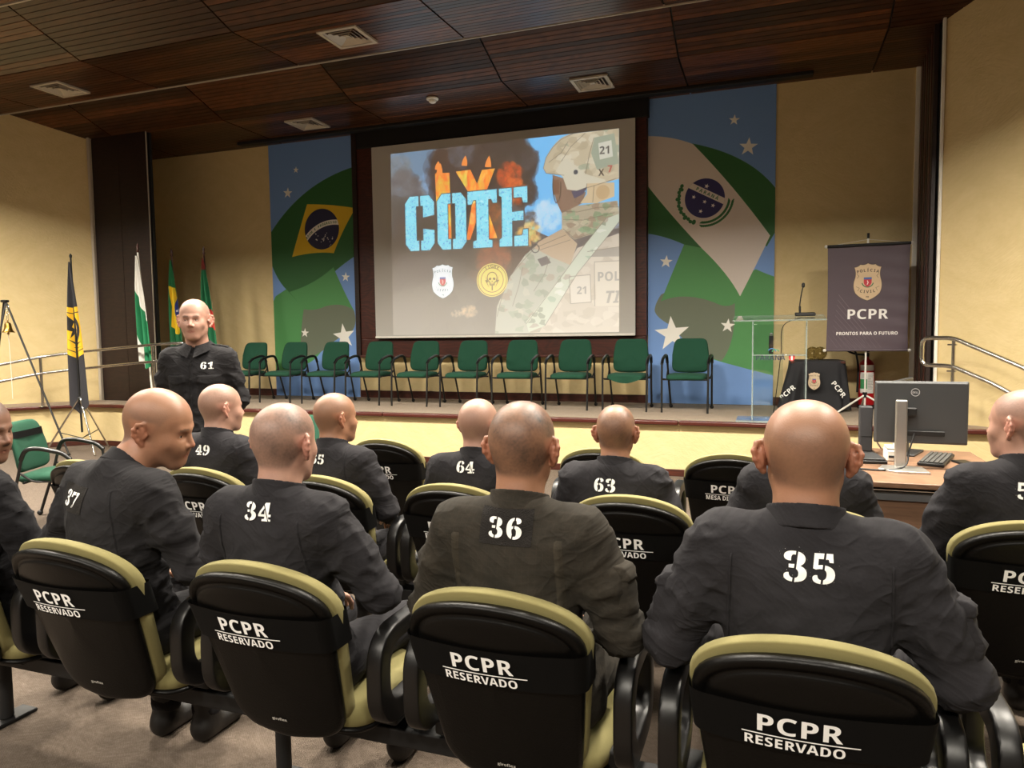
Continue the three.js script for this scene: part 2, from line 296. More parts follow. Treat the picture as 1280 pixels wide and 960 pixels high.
function badge(x, cx, cy, w, h, body, ink) {      // shield badge: POLICIA / arms / CIVIL / PR
  x.save(); x.translate(cx, cy); x.scale(w, h);
  x.beginPath(); x.moveTo(0, -0.5); x.quadraticCurveTo(0.12, -0.44, 0.26, -0.47); x.quadraticCurveTo(0.34, -0.40, 0.47, -0.40); x.quadraticCurveTo(0.38, -0.24, 0.45, -0.08); x.quadraticCurveTo(0.54, 0.12, 0.42, 0.30); x.quadraticCurveTo(0.26, 0.44, 0, 0.5);
  x.quadraticCurveTo(-0.26, 0.44, -0.42, 0.30); x.quadraticCurveTo(-0.54, 0.12, -0.45, -0.08); x.quadraticCurveTo(-0.38, -0.24, -0.47, -0.40); x.quadraticCurveTo(-0.34, -0.40, -0.26, -0.47); x.quadraticCurveTo(-0.12, -0.44, 0, -0.5); x.closePath();
  x.fillStyle = body; x.fill(); x.lineWidth = 0.022; x.strokeStyle = ink; x.globalAlpha = 0.55; x.stroke(); x.globalAlpha = 1; x.restore();
  x.save(); x.strokeStyle = ink; x.lineWidth = h * 0.008; x.globalAlpha = 0.8;
  for (const s of [-1, 1]) { x.beginPath(); x.moveTo(cx + s * w * 0.38, cy - h * 0.22); x.lineTo(cx + s * w * 0.30, cy - h * 0.16); x.lineTo(cx + s * w * 0.36, cy - h * 0.1); x.stroke(); x.beginPath(); x.moveTo(cx + s * w * 0.40, cy + h * 0.12); x.lineTo(cx + s * w * 0.28, cy + h * 0.16); x.lineTo(cx + s * w * 0.34, cy + h * 0.24); x.stroke(); }
  x.restore();
  arcText(x, 'POLÍCIA', cx, cy + h * 0.55, h * 0.86, -Math.PI / 2 - 0.285, 0.095, `bold ${h * 0.105}px sans-serif`, ink);
  arcText(x, 'CIVIL', cx, cy - h * 0.42, h * 0.68, Math.PI / 2 + 0.23, 0.115, `bold ${h * 0.105}px sans-serif`, ink, true);
  x.fillStyle = ink; x.font = `bold ${h * 0.06}px sans-serif`; x.textAlign = 'center'; x.textBaseline = 'middle'; x.fillText('PR', cx, cy + h * 0.4);
  const s = h * 0.12; x.strokeStyle = '#3f6b45'; x.lineWidth = h * 0.025; x.beginPath(); x.arc(cx, cy, s * 1.15, 0.2, Math.PI - 0.2); x.stroke();
  x.beginPath(); x.moveTo(cx - s * 0.8, cy - s); x.lineTo(cx + s * 0.8, cy - s); x.lineTo(cx + s * 0.8, cy + s * 0.2); x.quadraticCurveTo(cx + s * 0.6, cy + s * 0.9, cx, cy + s * 1.1); x.quadraticCurveTo(cx - s * 0.6, cy + s * 0.9, cx - s * 0.8, cy + s * 0.2); x.closePath(); x.fillStyle = '#c23a44'; x.fill();
  x.fillStyle = '#4a68a8'; x.fillRect(cx - s * 0.8, cy - s, s * 1.6, s * 0.45); x.strokeStyle = '#f0ece4'; x.lineWidth = s * 0.16; x.beginPath(); x.moveTo(cx - s * 0.1, cy - s * 0.3); x.lineTo(cx + s * 0.1, cy + s * 0.1); x.lineTo(cx - s * 0.1, cy + s * 0.6); x.stroke();
}
const BLUE = '#7298d2', G1 = '#2f6634', G2 = '#4f8f52', GU = '#6b7360';
const bannerA = canvasTex(512, 1308, (x, W, H) => {
  x.fillStyle = BLUE; x.fillRect(0, 0, W, H);
  poly(x, W, H, [[0, 0.62], [0.03, 0.6], [0.17, 0.572], [0.4, 0.6], [0.75, 0.6], [0.7, 0.8, 0.45, 0.86], [0.25, 0.9, 0, 0.905]], G2);
  poly(x, W, H, [[1.02, 0.12], [0.4, 0.16, 0, 0.345], [0, 0.48], [0.08, 0.55, 0.17, 0.576], [0.37, 0.655], [0.6, 0.53, 1.02, 0.45]], G1);
  poly(x, W, H, [[0.73, 0.496], [0.84, 0.59, 0.955, 0.668], [0.8, 0.63, 0.6, 0.648], [0.45, 0.665, 0.365, 0.655], [0.2, 0.585], [0.5, 0.56, 0.73, 0.496]], G2);
  poly(x, W, H, [[0.365, 0.655], [0.5, 0.665, 0.62, 0.646], [0.85, 0.63, 0.955, 0.668], [0.99, 0.72, 0.92, 0.745], [0.7, 0.78, 0.62, 0.81], [0.5, 0.84, 0.3, 0.86], [0.32, 0.74, 0.365, 0.655]], GU);
  poly(x, W, H, [[0.445, 0.247], [0.75, 0.255, 1.0, 0.277], [0.84, 0.36, 0.74, 0.442], [0.5, 0.43, 0.246, 0.448], [0.34, 0.35, 0.445, 0.247]], '#d9b526');
  x.save(); x.beginPath(); x.ellipse(0.608 * W, 0.347 * H, 0.2 * W, 0.2 * W, 0, 0, 7); x.clip(); x.fillStyle = '#262747'; x.fillRect(0, 0, W, H);
  x.strokeStyle = '#e6e2d8'; x.lineWidth = 0.05 * W; x.beginPath(); x.arc(0.74 * W, 0.347 * H + 0.36 * W, 0.42 * W, -2.75, -1.2); x.stroke();
  arcText(x, 'ORDEM E PROGRESSO', 0.74 * W, 0.347 * H + 0.36 * W, 0.42 * W, -2.46, 0.06, `bold ${0.032 * W}px sans-serif`, '#2e6b3c');
  for (let i = 0; i < 22; i++) star(x, (0.5 + 0.24 * rnd()) * W, (0.36 + 0.055 * rnd()) * H, (0.006 + 0.006 * rnd()) * W); x.restore();
  [[0.326, 0.111, 0.035], [0.219, 0.197, 0.058], [0.868, 0.536, 0.05], [0.371, 0.749, 0.05]].forEach(([u, v, r]) => star(x, u * W, v * H, r * W, 0.1));
  star(x, 0.83 * W, 0.764 * H, 0.13 * W, -0.12);
});
const bannerB = canvasTex(512, 1294, (x, W, H) => {
  x.fillStyle = BLUE; x.fillRect(0, 0, W, H);
  poly(x, W, H, [[0.86, 0.569], [0.94, 0.585, 1, 0.594], [1, 0.905], [0.8, 0.885, 0.578, 0.86], [0.35, 0.83, 0.2, 0.74], [0.5, 0.64]], G2);
  poly(x, W, H, [[0.36, 0.16], [0.8, 0.21, 1, 0.32], [1, 0.458], [0.94, 0.5], [0.36, 0.2]], G1);
  poly(x, W, H, [[0.108, 0.64], [0.3, 0.6, 0.56, 0.65], [0.7, 0.66], [0.72, 0.8, 0.6, 0.86], [0.35, 0.83, 0.204, 0.745], [0.06, 0.715, 0.055, 0.69], [0.06, 0.668, 0.108, 0.64]], GU);
  poly(x, W, H, [[0, 0.25], [0.3, 0.36], [0.75, 0.6], [0.742, 0.653], [0.68, 0.7, 0.55, 0.672], [0.3, 0.63, 0.108, 0.662], [0.2, 0.57, 0.297, 0.48], [0.15, 0.45, 0, 0.438]], G1);
  poly(x, W, H, [[0.297, 0.48], [0.5, 0.5], [0.75, 0.6], [0.742, 0.653], [0.68, 0.7, 0.55, 0.672], [0.3, 0.63, 0.108, 0.662], [0.2, 0.57, 0.297, 0.48]], G2);
  poly(x, W, H, [[0, 0.122], [0.2, 0.13, 0.365, 0.162], [0.68, 0.3, 0.966, 0.466], [0.86, 0.56, 0.742, 0.653], [0.65, 0.58, 0.45, 0.5], [0.2, 0.39, 0, 0.285]], '#d8cdc4');
  const cx = 0.459 * W, cy = 0.336 * H, r = 0.158 * W;
  x.save(); x.beginPath(); x.arc(cx, cy, r, 0, 7); x.clip(); x.fillStyle = '#332f63'; x.fillRect(0, 0, W, H); x.translate(cx, cy); x.rotate(0.5);
  x.fillStyle = '#ddd5cc'; x.fillRect(-r, -r * 0.42, 2 * r, r * 0.3); x.fillStyle = '#3a6b44'; x.font = `bold ${r * 0.24}px sans-serif`; x.textAlign = 'center'; x.textBaseline = 'middle'; x.fillText('P A R A N Á', 0, -r * 0.26); x.restore();
  [[0.1, -0.6, 0.14], [-0.55, -0.1, 0.12], [0, 0.18, 0.12], [0.42, 0.4, 0.12], [-0.2, 0.65, 0.12]].forEach(([u, v, q]) => star(x, cx + u * r, cy + v * r, q * r, 0.4));
  x.fillStyle = '#2e6b3a'; for (let i = 0; i < 26; i++) { const a = 0.15 + i * 0.062, q = r * 1.32; for (const s of [-1, 1]) { x.save(); x.translate(cx + Math.cos(a) * (q + s * r * 0.09), cy + Math.sin(a) * (q + s * r * 0.09)); x.rotate(a + 1.57 + s * 0.6); x.beginPath(); x.ellipse(0, 0, r * 0.1, r * 0.035, 0, 0, 7); x.fill(); x.restore(); } }
  for (let i = 0; i < 14; i++) { const a = 2.0 + i * 0.13, q = r * (1.3 + 0.05 * (i % 2)); x.beginPath(); x.ellipse(cx + Math.cos(a) * q, cy + Math.sin(a) * q, r * (i % 3 ? 0.09 : 0.13), r * 0.1, a, 0, 7); x.fill(); }
  [[0.685, 0.1, 0.045], [0.794, 0.187, 0.075], [0.15, 0.533, 0.055], [0.648, 0.746, 0.06]].forEach(([u, v, q]) => star(x, u * W, v * H, q * W, 0.1));
  star(x, 0.2 * W, 0.77 * H, 0.15 * W, -0.08);
});
{
  const mk = (tex, x0, x1, y0, y1, name, label) => {
    const k = thing(name, label, 'banner', [(x0 + x1) / 2, (y0 + y1) / 2, WALLZ + 0.028]);
    obj('board', rbx(x1 - x0, y1 - y0, 0.022, 0, 0, -0.012, 0.004), M.trimGrey, k);
    obj('print', new THREE.PlaneGeometry(x1 - x0 - 0.004, y1 - y0 - 0.004), std({ map: tex, roughness: 0.55 }), k);
  };
  mk(bannerA, -7.585, -6.01, STAGE + 0.004, 4.62, 'wall_banner', 'tall printed wall banner with the yellow diamond flag left of the screen');
  mk(bannerB, -1.555, 0.03, STAGE + 0.004, 4.62, 'wall_banner', 'tall printed wall banner with white diagonal flag and wreath right of the screen');
  const fr = thing('screen_frame', 'dark mahogany wood frame around the projection screen', 'frame', [-3.78, 0, WALLZ]);
  const FX0 = -2.2, FX1 = 2.215, SX0 = -1.85, SX1 = 2.08;
  obj('bottom_rail', rbx(FX1 - FX0, 0.26, 0.1, (FX0 + FX1) / 2, 1.375, 0.055, 0.012), M.darkWood, fr);
  obj('bottom_moulding', rbx(FX1 - FX0 + 0.02, 0.035, 0.13, (FX0 + FX1) / 2, 1.24, 0.07, 0.01), M.darkWood, fr);
  obj('top_rail', rbx(FX1 - FX0 + 0.06, 0.32, 0.11, (FX0 + FX1) / 2, 4.52, 0.06, 0.012), M.black, fr);
  obj('side_post', rbx(SX0 - FX0 + 0.01, 2.85, 0.1, (SX0 + FX0) / 2, 2.932, 0.055, 0.004), M.darkWood, fr);
  obj('side_post', rbx(FX1 - SX1 + 0.01, 2.85, 0.1, (SX1 + FX1) / 2, 2.932, 0.055, 0.004), M.darkWood, fr);
  obj('side_moulding', rbx(0.08, 3.35, 0.13, FX0 + 0.02, 2.91, 0.07, 0.01), M.panelWood, fr);
  obj('back_board', bx(FX1 - FX0 - 0.02, 3.36, 0.02, (FX0 + FX1) / 2, 2.92, 0.011), M.black, fr);
  tag(obj('curtain_track', rbx(8.35, 0.085, 0.13, -3.74, 4.603, -9.46, 0.01), M.black), 'long black curtain track on the ceiling along the top of the stage wall', 'curtain track');
}
// projected slide
const slide = canvasTex(1280, 920, (x, W, H) => {
  x.fillStyle = '#000'; x.fillRect(0, 0, W, H);
  x.save(); x.beginPath(); x.moveTo(0.082 * W, 0.044 * H); x.lineTo(0.946 * W, 0.04 * H); x.lineTo(0.945 * W, 0.985 * H); x.lineTo(0.075 * W, 0.985 * H); x.closePath(); x.clip();
  x.fillStyle = '#4d4a4e'; x.fillRect(0, 0, W, H);
  const puff = (u, v, r, cols, n, ry = 1, lo = 0.12) => { for (let i = 0; i < n; i++) { const a = rnd() * 6.283, q = Math.sqrt(rnd()); x.fillStyle = cols[(rnd() * cols.length) | 0]; x.globalAlpha = 0.22; x.beginPath(); x.ellipse((u + Math.cos(a) * q * r) * W, (v + Math.sin(a) * q * r * ry * 1.4) * H, (lo + 0.25 * rnd()) * r * W, (lo + 0.2 * rnd()) * r * W, rnd() * 3, 0, 7); x.fill(); } x.globalAlpha = 1; };
  poly(x, W, H, [[0.08, 0.03], [0.28, 0.03], [0.25, 0.12], [0.27, 0.2], [0.24, 0.36], [0.18, 0.42], [0.07, 0.45]], '#5d7f9c');
  puff(0.11, 0.12, 0.05, ['#6f7a84', '#4a5058', '#7d8a96'], 160); puff(0.13, 0.26, 0.08, ['#5a5a60', '#474649', '#6c7078'], 260); puff(0.1, 0.42, 0.1, ['#3d3a3c', '#4a4748'], 260); puff(0.22, 0.48, 0.12, ['#3d3838', '#474240'], 300); puff(0.23, 0.2, 0.03, ['#7fa4c8', '#6d90b4'], 60);
  poly(x, W, H, [[0.61, 0.03], [0.95, 0.03], [0.95, 0.47], [0.7, 0.52], [0.61, 0.46]], '#62b4ea');
  puff(0.69, 0.42, 0.05, ['#cfe2ee', '#a8cde6'], 120); puff(0.93, 0.44, 0.04, ['#b8c8d8', '#8f9fb0'], 60);
  puff(0.42, 0.16, 0.17, ['#1f191c', '#2c2427', '#3a3236', '#241c1e'], 900, 1, 0.06); puff(0.56, 0.16, 0.085, ['#181416', '#2a2326', '#3d373b'], 520); puff(0.63, 0.14, 0.035, ['#2a2628', '#4a474c', '#38343a'], 160); puff(0.61, 0.3, 0.045, ['#201818', '#342828'], 220); puff(0.29, 0.1, 0.035, ['#2a1c1a', '#402a26'], 160); puff(0.37, 0.07, 0.05, ['#4a4f58', '#5f6670', '#2c2829'], 120); puff(0.63, 0.43, 0.03, ['#4a3a38', '#5d4a48'], 80);
  puff(0.3, 0.62, 0.22, ['#332c2b', '#3d3533', '#453a36'], 500, 0.6); puff(0.56, 0.6, 0.07, ['#3a2c28', '#4a3630'], 200);
  puff(0.555, 0.21, 0.045, ['#8f2c14', '#c8441a', '#e86a24'], 150); puff(0.57, 0.29, 0.045, ['#c8501c', '#f08030', '#7a2a18'], 140); puff(0.625, 0.5, 0.04, ['#f0b050', '#f8d890', '#e08a3a', '#b8c878'], 140); puff(0.5, 0.42, 0.06, ['#8a4424', '#b86a2c', '#5a3a28'], 140); puff(0.49, 0.62, 0.06, ['#8f4f34', '#6d4032', '#a8623c'], 150); puff(0.45, 0.78, 0.08, ['#75513f', '#5d4438'], 140);
  puff(0.2, 0.8, 0.2, ['#4d4644', '#57504c'], 420, 0.6); puff(0.35, 0.93, 0.3, ['#6a635f', '#746c66', '#5d5653'], 500, 0.3); puff(0.39, 0.87, 0.03, ['#d8bc98', '#a8927c'], 70, 0.6); puff(0.34, 0.88, 0.02, ['#c8b49c'], 30, 0.5);
  // IX in flames
  const flame = (pts) => { poly(x, W, H, pts, '#f0822a'); };
  flame([[0.264, 0.165], [0.322, 0.168], [0.326, 0.5], [0.27, 0.5]]);
  flame([[0.347, 0.166], [0.405, 0.163], [0.43, 0.235], [0.45, 0.17], [0.5, 0.168], [0.455, 0.31], [0.505, 0.51], [0.462, 0.51], [0.43, 0.4], [0.4, 0.51], [0.385, 0.51], [0.412, 0.31]]);
  x.save(); x.beginPath(); [[0.264, 0.165], [0.322, 0.168], [0.326, 0.5], [0.27, 0.5]].forEach((p, i) => x[i ? 'lineTo' : 'moveTo'](p[0] * W, p[1] * H)); x.closePath();
  [[0.347, 0.166], [0.405, 0.163], [0.43, 0.235], [0.45, 0.17], [0.5, 0.168], [0.455, 0.31], [0.505, 0.51], [0.462, 0.51], [0.43, 0.4], [0.4, 0.51], [0.385, 0.51], [0.412, 0.31]].forEach((p, i) => x[i ? 'lineTo' : 'moveTo'](p[0] * W, p[1] * H)); x.closePath(); x.clip();
  for (let i = 0; i < 260; i++) { const u = 0.26 + 0.25 * rnd(), v = 0.16 + 0.35 * rnd(); x.fillStyle = ['#ffd24a', '#ff9a2a', '#e4572a', '#ffe98a', '#c8d24a'][(rnd() * 5) | 0]; x.globalAlpha = 0.35; x.beginPath(); x.ellipse(u * W, v * H, (0.003 + 0.008 * rnd()) * W, (0.01 + 0.03 * rnd()) * H, (rnd() - 0.5) * 0.8, 0, 7); x.fill(); }
  x.globalAlpha = 1; x.restore();
  x.fillStyle = '#f08a3a'; for (const [u, v, s] of [[0.283, 0.145, 1], [0.383, 0.115, 0.8], [0.475, 0.13, 0.9], [0.275, 0.125, 0.7]]) { x.beginPath(); x.moveTo((u - 0.015 * s) * W, (v + 0.03 * s) * H); x.quadraticCurveTo((u - 0.012) * W, v * H, (u + 0.004) * W, (v - 0.03 * s) * H); x.quadraticCurveTo((u + 0.012) * W, v * H, (u + 0.012 * s) * W, (v + 0.035 * s) * H); x.fill(); }
  // soldier
  const camo = (pts, base, cols, n, sz) => {
    poly(x, W, H, pts, base); x.save(); x.beginPath(); pts.forEach((p, i) => x[i ? 'lineTo' : 'moveTo'](p[p.length - 2] * W, p[p.length - 1] * H)); x.closePath(); x.clip();
    const us = pts.map(p => p[p.length - 2]), vs = pts.map(p => p[p.length - 1]), u0 = Math.min(...us), u1 = Math.max(...us), v0 = Math.min(...vs), v1 = Math.max(...vs);
    for (let i = 0; i < n; i++) { x.fillStyle = cols[(rnd() * cols.length) | 0]; x.globalAlpha = 0.75; const u = lerp(u0, u1, rnd()), v = lerp(v0, v1, rnd()); x.beginPath(); for (let k = 0; k < 7; k++) { const a = k * 0.9, q = sz * (0.4 + 0.8 * rnd()); x.lineTo((u + Math.cos(a) * q) * W, (v + Math.sin(a) * q * 0.9) * H); } x.closePath(); x.fill(); }
    x.globalAlpha = 1; x.restore();
  };
  const tan = '#b8ab92';
  camo([[0.80, 0.58], [0.95, 0.52], [0.95, 1], [0.62, 1], [0.66, 0.9]], '#b9afa0', ['#c6bcae', '#aca292'], 60, 0.03);
  poly(x, W, H, [[0.835, 0.6], [0.95, 0.585], [0.95, 0.63], [0.84, 0.625]], '#8d8880');
  poly(x, W, H, [[0.86, 0.65], [0.95, 0.65], [0.95, 0.86], [0.865, 0.86]], '#c6bdad'); poly(x, W, H, [[0.77, 0.715], [0.845, 0.71], [0.848, 0.84], [0.775, 0.845]], '#cac2b4');
  camo([[0.49, 1], [0.5, 0.85], [0.553, 0.7], [0.61, 0.6], [0.67, 0.54], [0.78, 0.66], [0.74, 0.8], [0.66, 0.98]], '#a8aa9c', ['#8d9a86', '#b8b6a6', '#7f8a78', '#9a8c7c'], 90, 0.022);
  camo([[0.745, 0.4], [0.8, 0.38], [0.94, 0.37], [0.95, 0.47], [0.85, 0.52], [0.79, 0.54], [0.745, 0.49]], '#a39a84', ['#7f9a78', '#8a7664', '#b9b098', '#6c8464'], 40, 0.02);
  poly(x, W, H, [[0.645, 0.57], [0.66, 0.54], [0.745, 0.485], [0.8, 0.56], [0.775, 0.66], [0.71, 0.62]], '#b09a80'); poly(x, W, H, [[0.655, 0.625], [0.69, 0.61], [0.705, 0.645], [0.67, 0.66]], '#4d4a50');
  camo([[0.9, 0.45], [0.95, 0.43], [0.945, 0.47], [0.8, 0.7], [0.68, 0.95], [0.62, 0.98], [0.61, 0.93], [0.75, 0.7], [0.83, 0.56]], '#b9c0ae', ['#8fa58e', '#d4d6c8', '#74806c', '#9a8f80'], 70, 0.018);
  poly(x, W, H, [[0.713, 0.225], [0.78, 0.26], [0.83, 0.32], [0.82, 0.37], [0.745, 0.41], [0.728, 0.36], [0.715, 0.3]], '#7d6354');
  poly(x, W, H, [[0.78, 0.31], [0.84, 0.29], [0.82, 0.33], [0.79, 0.345]], '#3c3f5c');
  camo([[0.68, 0.19], [0.69, 0.14], [0.71, 0.09, 0.74, 0.06], [0.77, 0.035, 0.83, 0.035], [0.95, 0.03], [0.95, 0.27], [0.87, 0.29], [0.8, 0.3], [0.76, 0.235], [0.715, 0.222], [0.69, 0.215]], '#b5aa90', ['#a59a80', '#c4baa2', '#8f9a84', '#cbc4b0'], 60, 0.025);
  poly(x, W, H, [[0.745, 0.165], [0.765, 0.155], [0.83, 0.235], [0.9, 0.27], [0.8, 0.31], [0.765, 0.3], [0.75, 0.24], [0.725, 0.21]], '#c3beaa');
  poly(x, W, H, [[0.835, 0.28], [0.93, 0.285], [0.93, 0.35], [0.87, 0.375], [0.81, 0.37], [0.835, 0.33]], '#c2ae8c'); x.fillStyle = '#b49a74'; x.beginPath(); x.arc(0.89 * W, 0.326 * H, 0.024 * W, 0, 7); x.fill();
  x.fillStyle = '#3a4450'; x.beginPath(); x.arc(0.796 * W, 0.222 * H, 0.008 * W, 0, 7); x.fill();
  x.strokeStyle = '#3b3028'; x.lineWidth = 4; x.beginPath(); x.moveTo(0.715 * W, 0.24 * H); x.quadraticCurveTo(0.71 * W, 0.32 * H, 0.725 * W, 0.36 * H); x.quadraticCurveTo(0.745 * W, 0.35 * H, 0.742 * W, 0.26 * H); x.stroke(); x.fillStyle = '#6d4a38'; x.fillRect(0.717 * W, 0.25 * H, 0.02 * W, 0.07 * H);
  poly(x, W, H, [[0.862, 0.07], [0.93, 0.06], [0.945, 0.2], [0.87, 0.22], [0.85, 0.14]], '#8f9a88');
  poly(x, W, H, [[0.875, 0.098], [0.92, 0.09], [0.925, 0.165], [0.88, 0.175]], '#c2c2b4');
  x.strokeStyle = '#5c5244'; x.lineWidth = 2.5; x.globalAlpha = 0.75;
  const ln = (...p) => { x.beginPath(); p.forEach((q, i) => x[i ? 'lineTo' : 'moveTo'](q[0] * W, q[1] * H)); x.stroke(); };
  ln([0.68, 0.19], [0.69, 0.14], [0.715, 0.095], [0.745, 0.062], [0.79, 0.04], [0.83, 0.036]); ln([0.68, 0.19], [0.69, 0.215], [0.715, 0.222], [0.755, 0.232]); ln([0.7, 0.165], [0.745, 0.125], [0.77, 0.075]); ln([0.745, 0.165], [0.78, 0.1], [0.83, 0.045]); ln([0.83, 0.235], [0.845, 0.14], [0.86, 0.07]); ln([0.8, 0.31], [0.87, 0.29], [0.945, 0.265]); ln([0.835, 0.28], [0.83, 0.33], [0.81, 0.37], [0.79, 0.36], [0.8, 0.34]); ln([0.86, 0.29], [0.855, 0.37]); ln([0.745, 0.4], [0.8, 0.41], [0.87, 0.395], [0.945, 0.4]); ln([0.75, 0.44], [0.82, 0.45], [0.93, 0.425]); ln([0.75, 0.485], [0.79, 0.535], [0.85, 0.515]);
  ln([0.655, 0.565], [0.76, 0.515]); ln([0.665, 0.58], [0.775, 0.54]); ln([0.645, 0.57], [0.6, 0.63], [0.553, 0.7], [0.52, 0.8], [0.5, 0.9]); ln([0.9, 0.45], [0.83, 0.56], [0.75, 0.7], [0.61, 0.94]); ln([0.945, 0.47], [0.87, 0.59], [0.8, 0.7], [0.68, 0.95]); ln([0.77, 0.715], [0.845, 0.71], [0.848, 0.84], [0.775, 0.845], [0.77, 0.715]); ln([0.86, 0.86], [0.86, 0.65], [0.945, 0.65]); ln([0.835, 0.6], [0.945, 0.585]); ln([0.7, 0.62], [0.68, 0.7], [0.64, 0.78]); ln([0.6, 0.66], [0.585, 0.75], [0.56, 0.85]);
  x.globalAlpha = 1; x.strokeStyle = '#2c2f33'; x.lineWidth = 4; x.beginPath(); x.arc(0.648 * W, 0.572 * H, 0.014 * W, 0, 7); x.stroke();
  x.textAlign = 'center'; x.textBaseline = 'middle'; x.fillStyle = '#4a4c4c'; x.font = `bold ${0.05 * H}px sans-serif`; x.fillText('21', 0.898 * W, 0.133 * H); x.fillStyle = '#3d3532'; x.font = `bold ${0.045 * H}px sans-serif`; x.fillText('X', 0.885 * W, 0.235 * H); x.fillStyle = '#a84a44'; x.fillText('7', 0.915 * W, 0.222 * H);
  x.fillStyle = '#8a8680'; x.font = `bold ${0.05 * H}px sans-serif`; x.fillText('21', 0.816 * W, 0.783 * H); x.textAlign = 'left'; x.font = `bold ${0.06 * H}px sans-serif`; x.fillText('POLÍCIA', 0.868 * W, 0.722 * H); x.font = `bold italic ${0.08 * H}px sans-serif`; x.fillText('TIGRE', 0.89 * W, 0.82 * H);
  x.textAlign = 'center';
  // lettering COTE, stencil slab capitals
  const spec = () => { x.save(); x.clip(); x.fillStyle = '#7fdcf0'; x.fillRect(0, 0, W, H); for (let i = 0; i < 2400; i++) { x.fillStyle = rnd() < 0.6 ? '#3f86b8' : '#c0f4fc'; x.globalAlpha = 0.6; x.beginPath(); x.ellipse((0.13 + 0.5 * rnd()) * W, (0.26 + 0.3 * rnd()) * H, 1 + 4 * rnd(), 1 + 3 * rnd(), rnd() * 3, 0, 7); x.fill(); } x.restore(); };
  const L = []; const C8 = (u0, u1, v0, v1, sw, sh, open) => {
    const cu = 0.02, cv = 0.035, g = 0.004, m = (u0 + u1) / 2;
    L.push([[m - g, v0], [u0 + cu, v0], [u0, v0 + cv], [u0, v1 - cv], [u0 + cu, v1], [m - g, v1], [m - g, v1 - sh], [u0 + sw, v1 - sh], [u0 + sw, v0 + sh], [m - g, v0 + sh]]);
    if (!open) L.push([[m + g, v0], [u1 - cu, v0], [u1, v0 + cv], [u1, v1 - cv], [u1 - cu, v1], [m + g, v1], [m + g, v1 - sh], [u1 - sw, v1 - sh], [u1 - sw, v0 + sh], [m + g, v0 + sh]]);
    else { L.push([[m + g, v0], [u1 - cu, v0], [u1, v0 + cv], [u1, v0 + 0.1], [u1 - sw, v0 + 0.11], [u1 - sw, v0 + sh], [m + g, v0 + sh]]); L.push([[m + g, v1], [u1 - cu, v1], [u1, v1 - cv], [u1, v1 - 0.1], [u1 - sw, v1 - 0.11], [u1 - sw, v1 - sh], [m + g, v1 - sh]]); }
  };
  C8(0.138, 0.257, 0.272, 0.55, 0.045, 0.05, true); C8(0.27, 0.385, 0.272, 0.552, 0.042, 0.05, false);
  L.push([[0.392, 0.272], [0.505, 0.27], [0.505, 0.335], [0.49, 0.335], [0.484, 0.315], [0.472, 0.315], [0.472, 0.515], [0.486, 0.52], [0.486, 0.553], [0.412, 0.553], [0.412, 0.52], [0.426, 0.515], [0.426, 0.315], [0.414, 0.315], [0.407, 0.335], [0.392, 0.335]]);
  L.push([[0.514, 0.27], [0.562, 0.27], [0.562, 0.553], [0.514, 0.553], [0.514, 0.52], [0.524, 0.51], [0.524, 0.31], [0.514, 0.303]]);
  L.push([[0.57, 0.27], [0.62, 0.268], [0.62, 0.345], [0.605, 0.345], [0.6, 0.318], [0.57, 0.318]]); L.push([[0.555, 0.388], [0.605, 0.385], [0.605, 0.43], [0.555, 0.43]]); L.push([[0.57, 0.505], [0.6, 0.505], [0.605, 0.475], [0.621, 0.475], [0.621, 0.555], [0.57, 0.555]]);
  const outline = () => { x.beginPath(); for (const p of L) { p.forEach((q, i) => x[i ? 'lineTo' : 'moveTo'](q[0] * W, q[1] * H)); x.closePath(); } };
  outline(); x.strokeStyle = '#3a5560'; x.lineWidth = 7; x.stroke(); outline(); spec();
  badge(x, 0.287 * W, 0.713 * H, 0.09 * W, 0.175 * H, '#dfe6ea', '#4a6068');
  x.fillStyle = '#e0cd6a'; x.beginPath(); x.arc(0.483 * W, 0.717 * H, 0.06 * W, 0, 7); x.fill(); x.strokeStyle = '#6d6030'; x.lineWidth = 3; x.beginPath(); x.arc(0.483 * W, 0.717 * H, 0.055 * W, 0, 7); x.stroke(); x.beginPath(); x.arc(0.483 * W, 0.717 * H, 0.043 * W, 0, 7); x.stroke();
  arcText(x, 'TIGRE', 0.483 * W, 0.717 * H, 0.049 * W, -Math.PI / 2 - 0.5, 0.25, `bold ${0.018 * W}px sans-serif`, '#5f5226');
  skull(x, 0.483 * W, 0.707 * H, 0.022 * W, '#5f5226', '#e0cd6a');
  x.restore();
});
